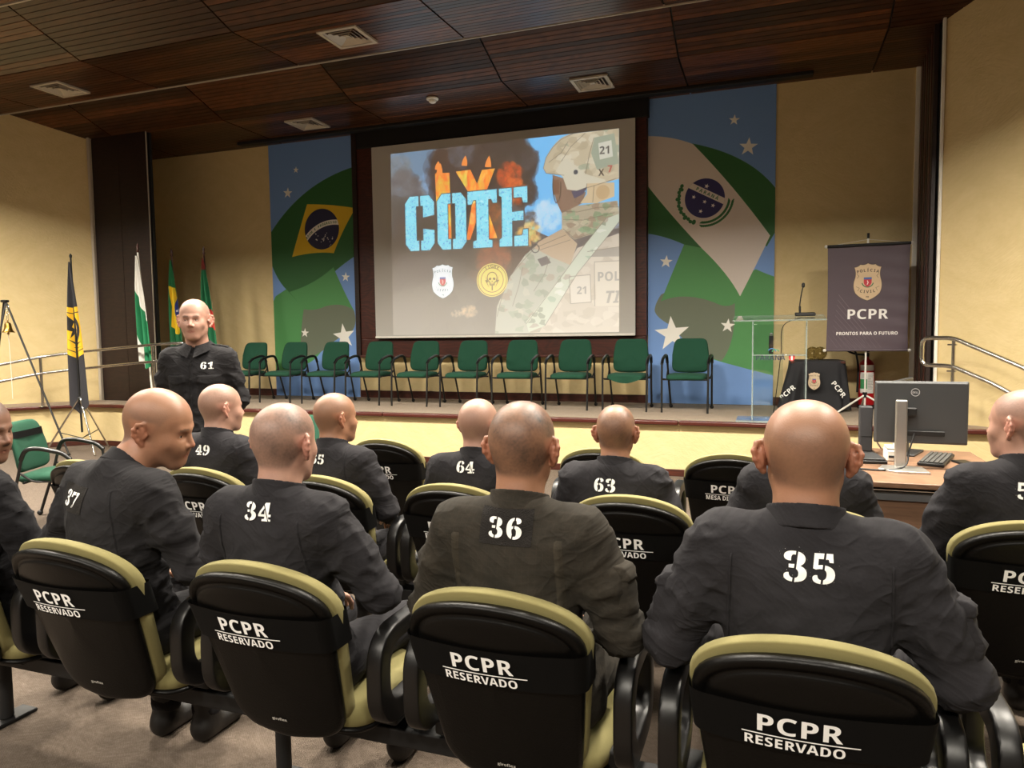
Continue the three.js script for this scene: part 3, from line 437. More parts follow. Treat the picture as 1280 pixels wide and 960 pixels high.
function skull(x, cx, cy, s, ink, paper) {
  x.strokeStyle = ink; x.lineWidth = s * 0.14; x.fillStyle = paper; x.beginPath(); x.arc(cx, cy - s * 0.1, s * 0.85, Math.PI * 0.85, Math.PI * 2.15); x.quadraticCurveTo(cx + s * 0.75, cy + s * 0.6, cx + s * 0.4, cy + s * 0.7); x.lineTo(cx + s * 0.35, cy + s * 1.1); x.lineTo(cx - s * 0.35, cy + s * 1.1); x.lineTo(cx - s * 0.4, cy + s * 0.7); x.closePath(); x.fill(); x.stroke();
  x.fillStyle = ink; for (const q of [-1, 1]) { x.beginPath(); x.ellipse(cx + q * s * 0.36, cy + s * 0.12, s * 0.24, s * 0.2, q * 0.3, 0, 7); x.fill(); } x.beginPath(); x.moveTo(cx, cy + s * 0.35); x.lineTo(cx + s * 0.12, cy + s * 0.6); x.lineTo(cx - s * 0.12, cy + s * 0.6); x.fill();
  for (let i = -2; i <= 2; i++) x.fillRect(cx + i * s * 0.14 - s * 0.03, cy + s * 0.75, s * 0.05, s * 0.32);
  x.lineWidth = s * 0.2; x.beginPath(); x.moveTo(cx, cy + s * 1.2); x.lineTo(cx, cy + s * 2.0); x.stroke();
  for (const q of [-1, 1]) { x.beginPath(); x.moveTo(cx + q * s * 1.35, cy - s * 0.5); x.lineTo(cx + q * s * 0.95, cy + s * 0.3); x.lineTo(cx + q * s * 1.25, cy + s * 0.3); x.lineTo(cx + q * s * 0.5, cy + s * 1.6); x.lineTo(cx + q * s * 0.9, cy + s * 0.65); x.lineTo(cx + q * s * 0.65, cy + s * 0.65); x.closePath(); x.fill(); }
}
{
  const sc = thing('projection_screen', 'white projection screen showing a slide with COTE lettering and a soldier', 'screen', [-3.665, 2.9325, WALLZ + 0.15]);
  obj('screen_sheet', new THREE.PlaneGeometry(3.93, 2.825, 1, 1).translate(0, 0, 0.012), std({ color: 0xb9b6b0, roughness: 0.8, emissive: 0xffffff, emissiveMap: slide, emissiveIntensity: 0.85 }), sc);
  obj('screen_backing', bx(3.935, 2.83, 0.02, 0, 0, 0), M.black, sc);
  obj('weight_bar', rbx(3.93, 0.03, 0.03, 0, -1.405, 0.02, 0.008), M.white, sc);
  const l = new THREE.RectAreaLight(new THREE.Color(0.75, 0.88, 1.0), 0.35, 3.4, 2.4); l.position.set(0, 0, 0.03); l.rotation.y = Math.PI; l.name = 'screen_light'; sc.add(l);
}
// ---------------------------------------------------------------- auditorium chairs
function resample(pts, n) {
  const P = pts.concat([pts[0]]), L = [0]; for (let i = 1; i < P.length; i++) L.push(L[i - 1] + Math.hypot(P[i][0] - P[i - 1][0], P[i][1] - P[i - 1][1]));
  const out = []; let k = 1; for (let i = 0; i < n; i++) { const s = L[L.length - 1] * i / n; while (L[k] < s) k++; const t = (s - L[k - 1]) / (L[k] - L[k - 1] || 1); out.push([lerp(P[k - 1][0], P[k][0], t), lerp(P[k - 1][1], P[k][1], t)]); } return out;
}
function padGeo(outline, c, rings, bend) {      // closed pillow: rings of [scale, z] from the back centre round to the front centre
  const n = outline.length, pos = [], uv = [], idx = [];
  for (const [r, z0, g = 0, z1] of rings) for (const o of outline) { const z = z1 === undefined ? z0 : lerp(z1, z0, sstep(0.68, 0.78, o[1])); const dx = o[0] - c[0], dy = o[1] - c[1], l = Math.hypot(dx, dy); const q = r + g / l; const x = c[0] + dx * q, y = c[1] + dy * q; pos.push(x, y, z + bend(x, y)); uv.push(x, y); }
  for (let j = 0; j < rings.length - 1; j++) for (let i = 0; i < n; i++) { const a = j * n + i, b = j * n + (i + 1) % n, d = a + n, e = b + n; idx.push(a, d, b, b, d, e); }
  const g = new THREE.BufferGeometry(); g.setAttribute('position', new THREE.Float32BufferAttribute(pos, 3)); g.setAttribute('uv', new THREE.Float32BufferAttribute(uv, 2)); g.setIndex(idx); g.computeVertexNormals(); return g;
}
function backOutline(w, wb, top, mid, bot, n = 80) {
  const p = []; for (let i = 0; i <= 24; i++) { const t = i / 24 * Math.PI; p.push([w * Math.cos(t), mid + (top - mid) * Math.pow(Math.sin(t), 0.92)]); }
  const corner = (sx) => { const q = []; for (let i = 0; i <= 8; i++) { const t = i / 8 * Math.PI / 2; q.push([sx * (wb - 0.1 + 0.1 * Math.cos(t)), bot + 0.09 - 0.09 * Math.sin(t)]); } return q; };
  p.push(...corner(-1)); p.push([0, bot - 0.012]); p.push(...corner(1).reverse()); return resample(p, n);
}
const chairBend = (x, y) => 0.36 * (y - 0.35) - 0.75 * x * x;
const printTex = (l2) => canvasTex(512, 256, (x, W, H) => {
  x.clearRect(0, 0, W, H); x.fillStyle = '#f4f4f2'; x.textAlign = 'left'; x.textBaseline = 'alphabetic';
  x.save(); x.translate(70, 138); x.scale(1.18, 1); x.font = 'bold 132px sans-serif'; x.fillText('PCPR', 0, 0, 300); x.restore();
  x.fillRect(18, 152, 476, 7); x.save(); x.translate(24, 222); x.font = 'bold 74px sans-serif'; x.fillText(l2, 0, 0, 464); x.restore();
});
const PRINT = { RESERVADO: printTex('RESERVADO'), MESA: printTex('MESA DIRETORA') };
const makerTex = canvasTex(256, 64, (x, W, H) => { x.clearRect(0, 0, W, H); x.fillStyle = '#b9b6ae'; x.font = 'bold 58px sans-serif'; x.textBaseline = 'middle'; x.textAlign = 'center'; x.fillText('giroflex', W / 2, H / 2, 240); });
const decal = (tex, o = {}) => std({ map: tex, transparent: true, roughness: 0.7, polygonOffset: true, polygonOffsetFactor: -2, ...o });
function bandPath(s) {        // closed loop around the back at parameter s: x, z offset
  const hw = 0.246, zb = 0.037, zf = -0.088, r = 0.03, seg = [];
  const arc = (cx, cz, a0, a1) => { for (let i = 0; i <= 6; i++) { const a = lerp(a0, a1, i / 6); seg.push([cx + Math.cos(a) * r, cz + Math.sin(a) * r]); } };
  for (let i = 0; i <= 16; i++) seg.push([lerp(-hw + r, hw - r, i / 16), zb]);
  arc(hw - r, zb - r, Math.PI / 2, 0); arc(hw - r, zf + r, 0, -Math.PI / 2); for (let i = 0; i <= 10; i++) seg.push([lerp(hw - r, -hw + r, i / 10), zf]); arc(-hw + r, zf + r, -Math.PI / 2, -Math.PI); arc(-hw + r, zb - r, Math.PI, Math.PI / 2);
  return seg;
}
function makeSeat() {
  const k = new THREE.Group();
  const shell = backOutline(0.236, 0.197, 0.905, 0.78, 0.345);
  obj('back_shell', padGeo(shell, [0, 0.64], [[0, 0.03], [0.5, 0.03], [0.75, 0.029], [1, 0.028, -0.048], [1, 0.024, -0.040, 0.0275], [1, 0.0175, -0.034, 0.027], [1, 0.020, -0.029, 0.0265], [1, 0.027, -0.021, 0.026], [1, 0.029, -0.013, 0.0245], [1, 0.026, -0.005, 0.021], [1, 0.016, 0, 0.012], [1, 0.0, 0], [1, -0.006, -0.01], [0.5, -0.008], [0, -0.008]], chairBend), M.shell, k);
  const cush = backOutline(0.243, 0.203, 0.928, 0.785, 0.37);
  obj('back_cushion', padGeo(cush, [0, 0.65], [[0, -0.006], [0.9, -0.006], [1, -0.008, -0.004], [1, -0.014, 0.001], [1, -0.03, 0.003], [1, -0.048, 0.0], [1, -0.06, -0.012], [1, -0.07, -0.04], [0.6, -0.076], [0, -0.078]], chairBend), M.olive, k);
  const seg = bandPath();
  const tp = (x, y) => x * (0.96 + 0.10 * (y - 0.69) / 0.11 * 0.35);
  const bandAt = (i, v, off = 0) => { const m = seg.length; const p = seg[Math.round(i) % m]; const y = 0.672 + 0.108 * v - 0.012 * (p[0] > 0 ? 0 : 0); return [tp(p[0], y) * (1 + off * 3), y, p[1] + (p[1] > 0 ? off : 0) + chairBend(p[0] * 0.9, y)]; };
  obj('reserve_band', grid(seg.length, 4, (u, v) => bandAt(u * seg.length, v)), M.band, k);
  const pr = obj('band_print', grid(12, 4, (u, v) => { const x = lerp(-0.138, 0.108, u), y = lerp(0.664, 0.782, v); return [x, y, 0.037 + 0.0022 + chairBend(x * 0.9 / 1, y)]; }), decal(PRINT.RESERVADO), k);
  obj('maker_label', grid(2, 1, (u, v) => { const x = lerp(-0.03, 0.032, u), y = lerp(0.405, 0.42, v); return [x, y, 0.0322 + chairBend(x, y)]; }), decal(makerTex), k);
  // seat
  const so = []; for (let i = 0; i < 64; i++) { const a = i / 64 * 2 * Math.PI, c = Math.cos(a), s = Math.sin(a); so.push([0.245 * Math.sign(c) * Math.pow(Math.abs(c), 0.5), 0.235 * Math.sign(s) * Math.pow(Math.abs(s), 0.5)]); }
  const seatPad = (rings, y) => { const g = padGeo(so, [0, 0], rings, (x, z) => -0.5 * x * x); g.rotateX(-Math.PI / 2); g.translate(0, y, -0.24); return g; };
  obj('seat_cushion', seatPad([[0, 0.03], [0.7, 0.03], [1, 0.026, -0.03], [1, 0.012, -0.006], [1, -0.01, 0], [1, -0.035, -0.005], [1, -0.042, -0.02], [0, -0.042]], 0.425), M.olive, k);
  obj('seat_shell', seatPad([[0, 0], [0.9, 0], [1, -0.004, 0], [1, -0.02, -0.008], [1, -0.03, -0.03], [0, -0.034]], 0.388), M.shell, k);
  // armrests: closed loops
  for (const s of [-1, 1]) {
    const rr = (x0, x1, y0, y1, r) => { const p = new THREE.Path(); p.moveTo(x0 + r, y0); p.lineTo(x1 - r, y0); p.quadraticCurveTo(x1, y0, x1, y0 + r); p.lineTo(x1, y1 - r); p.quadraticCurveTo(x1, y1, x1 - r, y1); p.lineTo(x0 + r, y1); p.quadraticCurveTo(x0, y1, x0, y1 - r); p.lineTo(x0, y0 + r); p.quadraticCurveTo(x0, y0, x0 + r, y0); return p; };
    const sh = new THREE.Shape(rr(-0.02, 0.335, 0.40, 0.685, 0.115).getPoints(16)); sh.holes.push(rr(0.028, 0.29, 0.452, 0.645, 0.085));
    const g = extrude(sh, 0.034, 0.008, 16); g.rotateY(Math.PI / 2); g.translate(s * 0.302 - 0.017, 0, -0.01);
    const arm = obj('armrest', boxUV(g), M.arm, k);
    obj('arm_bracket', rbx(0.07, 0.05, 0.16, s * 0.262, 0.37, -0.2, 0.01), M.black, k);
  }
  obj('seat_bracket', [rbx(0.32, 0.05, 0.2, 0, 0.335, -0.2, 0.01), rod([-0.15, 0.33, -0.18], [-0.15, 0.4, 0.0], 0.02), rod([0.15, 0.33, -0.18], [0.15, 0.4, 0.0], 0.02)], M.black, k);
  return { k, pr };
}
const ROW = { A: -1.77, B: -2.89, C: -3.98 };
const seatProto = makeSeat();
{
  const spots = [
    ['A', -2.83, 'black reserved auditorium seat of the man whose face is turned beside number 37'],
    ['A', -2.10, 'black reserved auditorium seat with olive cushion, under the man numbered 37'],
    ['A', -1.37, 'black reserved auditorium seat with olive cushion, under the man numbered 34'],
    ['A', -0.647, 'black reserved auditorium seat with olive cushion, under the man numbered 36'],
    ['A', 0.08, 'black reserved auditorium seat with olive cushion, under the man numbered 35'],
    ['A', 0.80, 'empty black auditorium seat next to the man numbered 35'],
    ['B', -3.38, 'black auditorium seat behind the shoulder of number 37, beside the green floor chair'],
    ['B', -2.615, 'black reserved auditorium seat of the man numbered 49'],
    ['B', -1.94, 'black reserved auditorium seat of the man numbered 65'],
    ['B', -1.265, 'black reserved auditorium seat of the man numbered 64'],
    ['B', -0.515, 'black reserved auditorium seat of the man numbered 63'],
    ['B', 0.155, 'black auditorium seat hidden in front of the man numbered 35'],
    ['B', 0.825, 'black reserved auditorium seat of the man beside the desk'],
    ['C', -2.22, 'empty black auditorium seat in front of the men numbered 65 and 64'],
    ['C', -0.87, 'empty black auditorium seat directly in front of the man numbered 63'],
    ['C', -0.185, 'empty front auditorium seat with PCPR MESA printed on its band'],
  ];
  spots.forEach(([r, x, label], i) => {
    const k = thing('auditorium_seat', label, 'seat', [x, 0, ROW[r] + (i === 4 ? 0.065 : 0)], 0, 'black auditorium seats in rows');
    const src = seatProto.k.clone(); for (const c of [...src.children]) k.add(c);
    if (i === 15) k.children.find(c => c.name === 'band_print').material = decal(PRINT.MESA);
  });
  const beam = (r, x0, x1, posts, label) => {
    const k = thing('seat_beam', label, 'beam', [0, 0, ROW[r] - 0.2]);
    obj('beam', rbx(x1 - x0, 0.06, 0.08, (x0 + x1) / 2, 0.285, 0, 0.008), M.black, k);
    for (const p of posts) { obj('post', rod([p, 0.02, 0], [p, 0.26, 0], 0.026), M.black, k); obj('foot_plate', rbx(0.09, 0.016, 0.2, p, 0.008, 0, 0.006), M.black, k); }
  };
  beam('A', -3.0, 1.08, [-2.92, -1.56, 0.42], 'black steel beam under the rear seat row, holding numbers 37 to 35');
  beam('B', -3.7, 1.08, [-3.0, -1.58, -0.2, 0.95], 'black steel beam under the middle seat row of numbers 49 to 63');
  beam('C', -2.5, 0.1, [-1.9, -0.55], 'black steel beam under the empty front seat row');
}
// ---------------------------------------------------------------- green visitor chairs
function makeGreenChair() {
  const k = new THREE.Group();
  const sq = (w, h, e = 0.32, n = 56) => { const o = []; for (let i = 0; i < n; i++) { const a = i / n * 2 * Math.PI, c = Math.cos(a), s = Math.sin(a); o.push([w * Math.sign(c) * Math.pow(Math.abs(c), e), h * Math.sign(s) * Math.pow(Math.abs(s), e)]); } return o; };
  const seat = padGeo(sq(0.235, 0.235), [0, 0], [[0, 0.035], [0.7, 0.035], [1, 0.03, -0.03], [1, 0.015, -0.004], [1, -0.012, 0], [1, -0.03, -0.02], [0, -0.032]], (x, z) => -0.25 * z * z - 0.1 * x * x); seat.rotateX(-Math.PI / 2); seat.translate(0, 0.425, 0.02);
  obj('seat', seat, M.greenFabric, k);
  const bo = sq(0.222, 0.215).map(([x, y]) => [x * (1 - 0.12 * (y / 0.215 > 0 ? y / 0.215 : 0)), y]);
  const back = padGeo(bo, [0, 0], [[0, 0.03], [0.7, 0.028], [1, 0.02, -0.025], [1, 0.008, -0.003], [1, -0.012, 0], [1, -0.025, -0.02], [0, -0.028]], (x, y) => 0.7 * x * x - 0.25 * y * y); back.rotateX(-0.2); back.translate(0, 0.665, -0.235);
  obj('backrest', back, M.greenFabric, k);
  for (const s of [-1, 1]) {
    obj('front_leg', bent([[s * 0.265, 0, 0.29], [s * 0.268, 0.4, 0.27], [s * 0.268, 0.585, 0.255]], 0.0125, 0.05), M.blackSoft, k);
    obj('rear_leg', bent([[s * 0.268, 0.60, -0.12], [s * 0.262, 0.40, -0.17], [s * 0.25, 0.02, -0.295]], 0.0125, 0.08), M.blackSoft, k);
    const arm = obj('armrest', bent([[s * 0.268, 0.575, 0.262], [s * 0.27, 0.63, 0.2], [s * 0.27, 0.672, 0.02], [s * 0.27, 0.665, -0.09], [s * 0.268, 0.575, -0.128]], 0.0185, 0.07), M.blackGloss, k);
    obj('foot', new THREE.SphereGeometry(0.024, 12, 8).translate(s * 0.25, 0.024, -0.3), M.black, k);
    obj('seat_strut', bent([[s * 0.268, 0.47, -0.14], [s * 0.262, 0.395, -0.05], [s * 0.2, 0.385, 0.05], [s * 0.266, 0.395, 0.27]], 0.009, 0.05, 8), M.blackSoft, k);
  }
  for (const z of [0.2, -0.12]) obj('cross_bar', rod([-0.262, 0.388, z], [0.262, 0.388, z], 0.011), M.blackSoft, k);
  return k;
}
{
  const proto = makeGreenChair();
  const rel = ['standing beside the standing man at the end of the stage row', 'at the left edge of the flag banner on stage', 'in front of the flag banner with the yellow diamond', 'in front of the left corner of the screen frame', 'second after the left screen corner on stage', 'below the round gold emblem of the slide', 'below the middle of the screen on stage', 'below the soldier on the screen', 'at the right corner of the screen frame, seat cover loose', 'in front of the white diagonal flag banner'];
  for (let i = 0; i < 10; i++) {
    const k = thing('visitor_chair', 'green fabric armchair ' + rel[i], 'chair', [-7.46 + 0.7265 * i - 0.02, STAGE, -8.9], (rnd() - 0.5) * 0.06 - (i === 9 ? 0.06 : 0), 'green armchairs lined up on the stage');
    const c = proto.clone(); for (const q of [...c.children]) k.add(q);
    if (i === 8) { // loose seat cover hanging in front
      obj('loose_cover', grid(14, 5, (u, v) => { const x = lerp(-0.2, 0.2, u), dr = Math.sin(u * Math.PI); return [x, 0.425 - v * (0.03 + 0.055 * dr), 0.262 + 0.01 * Math.sin(u * 9) * v]; }), M.greenFabric, k);
    }
  }
  const floorChair = (x, z, ry, label) => { const k = thing('visitor_chair', label, 'chair', [x, 0, z], ry, 'green armchairs on the floor'); const c = proto.clone(); for (const q of [...c.children]) k.add(q); return k; };
  const g = floorChair(-5.72, -4.4, 1.98, 'green fabric armchair with black band, on the floor before the bell stand');
  obj('back_band', grid(24, 2, (u, v) => { const a = u * 2 * Math.PI, y = lerp(0.745, 0.80, v); return [0.222 * Math.sign(Math.cos(a)) * Math.pow(Math.abs(Math.cos(a)), 0.35), y, -0.262 - (y - 0.77) * 0.2 + 0.045 * Math.sin(a) + 0.02]; }), M.band, g);
  floorChair(-3.62, -5.0, 0.15, 'green fabric armchair on the floor in front of the stage, behind number 34');
}
// ---------------------------------------------------------------- rails, flags, bell
{
  const r = thing('handrail', 'double steel tube handrail along the left edge of the stage', 'handrail', [0, 0, 0]);
  const top = [[-10.75, 1.05, -6.43], [-10.136, 1.214, -7.044], [-9.778, 1.313, -7.402], [-9.44, 1.375, -7.76], [-8.16, 1.466, -7.8], [-7.7, 1.486, -7.8]];
  const low = [[-10.75, 0.83, -6.43], [-10.144, 0.979, -7.036], [-9.8, 1.075, -7.38], [-9.44, 1.13, -7.76], [-8.145, 1.231, -7.8], [-7.78, 1.255, -7.8]];
  obj('top_rail', tube(top, 0.02, 60, 10, 0.3), M.steel, r); obj('lower_rail', tube(low, 0.02, 60, 10, 0.3), M.steel, r);
  obj('end_loop', bent([[-7.7, 1.486, -7.8], [-7.56, 1.488, -7.8], [-7.58, 1.26, -7.8], [-7.78, 1.255, -7.8]], 0.02, 0.09), M.steel, r);
  for (const [x, z, h] of [[-9.8, -7.385, 1.306], [-8.15, -7.8, 1.466]]) { obj('post', rod([x, STAGE, z], [x, h, z], 0.019), M.steel, r); obj('base_flange', lathe([[0, 0.012], [0.045, 0.012], [0.05, 0]]).translate(x, STAGE, z), M.steel, r); }
  const q = thing('handrail', 'double steel tube handrail sloping down along the right splayed wall', 'handrail', [0, 0, 0]);
  obj('rail_loop', bent([[2.9, 0.60, -6.517], [2.062, 1.204, -7.355], [1.617, 1.463, -7.8], [1.395, 1.463, -8.022], [1.395, 1.2, -8.022], [1.609, 1.2, -7.808], [1.875, 1.059, -7.542], [2.9, 0.32, -6.517]], 0.021, 0.07), M.steel, q);
  obj('post', rod([1.62, STAGE, -7.797], [1.62, 1.46, -7.797], 0.017), M.steel, q); obj('post', rod([2.75, 0, -6.667], [2.75, 0.7, -6.667], 0.017), M.steel, q);
  for (const y of [1.40, 1.15]) obj('clamp', [rod([1.58, y, -7.84], [1.64, y, -7.78], 0.008)], M.steel, q);
}
const clothMat = (tex) => std({ map: tex, roughness: 0.85 });
function drape(...a) { const g = drape0(...a), u = g.attributes.uv; for (let i = 0; i < u.count; i++) u.setY(i, 1 - u.getY(i)); return g; }
function drape0(nu, nv, prof, folds, amp, point = 0) {       // hanging cloth: prof(v) -> [x0,x1,y]
  return grid(nu, nv, (u, v) => { const [x0, x1, y] = prof(v); const w = x1 - x0; return [lerp(x0, x1, u) + 0.15 * w * Math.sin(u * folds * 6.283) * 0.3, y - point * v * v * (1 - Math.abs(2 * u - 1)), amp * Math.min(1, w / 0.14) * Math.sin(u * folds * 6.283 + v * 1.3) + 0.02 * Math.sin(v * 4 + u * 3)]; });
}
{ // black flag on tripod
  const tex = canvasTex(256, 1024, (x, W, H) => {
    x.fillStyle = '#26252a'; x.fillRect(0, 0, W, H); x.fillStyle = '#d9a91c'; x.fillRect(0, 0.31 * H, W, 0.33 * H);
    x.fillStyle = '#26252a'; x.fillRect(0, 0.345 * H, W, 0.006 * H); x.fillRect(0, 0.60 * H, W, 0.006 * H);
    x.fillStyle = '#1b1a1c'; x.beginPath(); x.moveTo(0.05 * W, 0.36 * H); x.lineTo(0.42 * W, 0.40 * H); x.lineTo(0.3 * W, 0.44 * H); x.lineTo(0.5 * W, 0.46 * H); x.lineTo(0.2 * W, 0.52 * H); x.lineTo(0.3 * W, 0.47 * H); x.lineTo(0.05 * W, 0.47 * H); x.fill();
    x.beginPath(); x.ellipse(0.68 * W, 0.46 * H, 0.27 * W, 0.085 * H, 0.1, 0, 7); x.fill(); skull(x, 0.66 * W, 0.455 * H, 0.2 * W, '#1b1a1c', '#a98a4a');
    x.beginPath(); x.moveTo(0.1 * W, 0.53 * H); x.lineTo(0.95 * W, 0.55 * H); x.lineTo(0.6 * W, 0.57 * H); x.lineTo(0.95 * W, 0.585 * H); x.lineTo(0.3 * W, 0.575 * H); x.lineTo(0.5 * W, 0.56 * H); x.closePath(); x.fillStyle = '#1b1a1c'; x.fill();
    x.font = 'bold 26px sans-serif'; x.textAlign = 'center'; x.fillStyle = '#5a4510'; x.fillText('TIGRE', 0.5 * W, 0.63 * H);
  });
  const k = thing('flag_stand', 'black flag with yellow skull emblem hanging on a tripod stand', 'flag', [-8.9, 0, -7.25]);
  obj('pole', rod([0, 0.28, 0], [-0.04, 2.66, 0], 0.014, 0.011), M.blackSoft, k); obj('finial', lathe([[0, 0], [0.015, 0.01], [0.018, 0.04], [0.006, 0.06], [0, 0.07]]).translate(-0.04, 2.65, 0), M.blackSoft, k);
  obj('flag_cloth', drape(48, 40, v => { const t = Math.pow(v, 0.85); return [lerp(-0.05, -0.165, t), lerp(-0.03, 0.165, t), lerp(2.6, 0.66, v)]; }, 1.4, 0.03, 0.2).translate(0, 0, 0.02), clothMat(tex), k);
  obj('hub', lathe([[0, 0.05], [0.028, 0.05], [0.03, 0], [0.026, -0.05], [0, -0.05]]).translate(0, 0.72, 0), M.blackSoft, k);
  for (const a of [0.5, 2.6, 4.7]) { obj('leg', rod([0.02 * Math.cos(a), 0.74, 0.02 * Math.sin(a)], [0.52 * Math.cos(a), 0.01, 0.42 * Math.sin(a)], 0.012), M.chrome, k); obj('brace', rod([0.33 * Math.cos(a), 0.29, 0.27 * Math.sin(a)], [0, 0.2, 0], 0.006), M.blackSoft, k); }
}
{ // bell on a tripod
  const k = thing('bell_stand', 'black tripod stand holding a small brass bell by the left wall', 'bell stand', [-9.9, 0, -7.0]);
  for (const [fx, fz] of [[1.02, -0.02], [-0.75, -0.15], [0.05, 0.55]]) { obj('leg', rod([0.02 * Math.sign(fx), 2.08, 0], [fx, 0.01, fz], 0.013), M.blackSoft, k); obj('foot', new THREE.SphereGeometry(0.018, 10, 8).translate(fx, 0.018, fz), M.black, k); }
  obj('head', rbx(0.09, 0.035, 0.07, 0, 2.09, 0, 0.012), M.blackSoft, k);
  for (let i = 0; i < 9; i++) obj('chain_link', new THREE.TorusGeometry(0.014, 0.003, 6, 12).rotateY(i % 2 ? 0 : 1.57).translate(0.08 - 0.003 * i, 2.03 - i * 0.024, 0.02), M.chrome, k);
  const b = obj('bell', lathe([[0.0, 0.14], [0.028, 0.135], [0.04, 0.115], [0.045, 0.07], [0.058, 0.03], [0.08, 0.005], [0.083, 0], [0.07, 0.004], [0.05, 0.03], [0.038, 0.07], [0.03, 0.11], [0, 0.125]]).translate(0.06, 1.66, 0.02), M.brass, k);
  obj('hanger', rod([0.06, 1.79, 0.02], [0.056, 1.83, 0.02], 0.009), M.brass, b); obj('clapper', [new THREE.SphereGeometry(0.016, 12, 8).translate(0.06, 1.645, 0.02), rod([0.06, 1.66, 0.02], [0.06, 1.77, 0.02], 0.004)], M.brass, b);
  obj('pull_cord', tube([[0.06, 1.64, 0.02], [0.065, 1.3, 0.02], [0.075, 1.0, 0.025], [0.08, 0.75, 0.03]], 0.004, 24, 6), M.white, k);
}
{ // three flags on poles
  const mk = (x, z, h, tex, label, wide, tilt, wood, botY) => {
    const k = thing('flag', label, 'flag', [x, STAGE, z], 0, 'flags on poles beside the dark panel');
    obj('pole', rod([0.06, 0.02, 0], [-0.06 + tilt, h, 0], 0.014, 0.012), wood, k); obj('finial', lathe([[0, 0], [0.018, 0.01], [0.022, 0.03], [0.012, 0.05], [0.022, 0.08], [0, 0.14]], 10).translate(-0.06 + tilt, h, 0), M.darkWood, k);
    obj('pole_base', lathe([[0, 0.05], [0.03, 0.05], [0.04, 0.03], [0.12, 0.02], [0.13, 0]]).translate(0.06, 0, 0), wood, k);
    obj('flag_cloth', drape(40, 36, v => { const t = Math.pow(v, 0.8); return [lerp(-0.07, wide[0], t) + tilt * (1 - v), lerp(-0.05, wide[1], t) + tilt * (1 - v), lerp(h - 0.05, botY, v)]; }, 2.2, 0.03, 0.1).translate(0, 0, 0.03), clothMat(tex), k);
  };
  const t1 = canvasTex(128, 512, (x, W, H) => { x.fillStyle = '#e6e4de'; x.fillRect(0, 0, W, H); poly(x, W, H, [[-0.1, 0.33], [0.0, 0.3], [1, 0.62], [1, 0.88], [0.6, 0.9], [0.4, 0.97], [0, 0.74]], '#1f7a4f'); poly(x, W, H, [[0.0, 0.8], [0.45, 0.86], [0.4, 1], [0, 1]], '#e6e4de'); poly(x, W, H, [[0.5, 0.86], [1, 0.8], [1, 1], [0.45, 1]], '#1f7a4f'); });
  const t2 = canvasTex(128, 512, (x, W, H) => { x.fillStyle = '#1d6a3f'; x.fillRect(0, 0, W, H); poly(x, W, H, [[0.1, 0.28], [0.75, 0.30], [1, 0.42], [1, 0.72], [0.6, 0.78], [0.1, 0.72], [0.2, 0.5]], '#e2bd22'); x.fillStyle = '#2a3a86'; x.beginPath(); x.ellipse(0.85 * W, 0.54 * H, 0.3 * W, 0.13 * H, 0, 0, 7); x.fill(); x.fillStyle = '#e8e6e0'; x.fillRect(0.6 * W, 0.53 * H, 0.4 * W, 0.02 * H); });
  const t3 = canvasTex(128, 512, (x, W, H) => { x.fillStyle = '#1c6b45'; x.fillRect(0, 0, W, H); poly(x, W, H, [[0, 0.45], [1, 0.55], [1, 0.75], [0, 0.6]], '#c8443a'); poly(x, W, H, [[0, 0.5], [0.6, 0.52], [0.5, 0.6], [0, 0.56]], '#e6ddd2'); x.fillStyle = '#7a2a22'; x.fillRect(0, 0, W, 0.12 * H); });
  mk(-8.42, -7.97, 2.18, t1, 'green and white flag on a pale pole in front of the dark panel', [-0.13, 0.12], -0.04, M.white, 0.62);
  mk(-8.60, -8.75, 2.20, t2, 'green flag with yellow and blue, hanging on a wooden pole beside the dark panel', [-0.14, 0.12], -0.02, M.darkWood, 0.75);
  mk(-7.98, -8.75, 2.20, t3, 'green flag with red patch on a wooden pole behind the standing man', [-0.13, 0.16], -0.02, M.darkWood, 0.7);
}
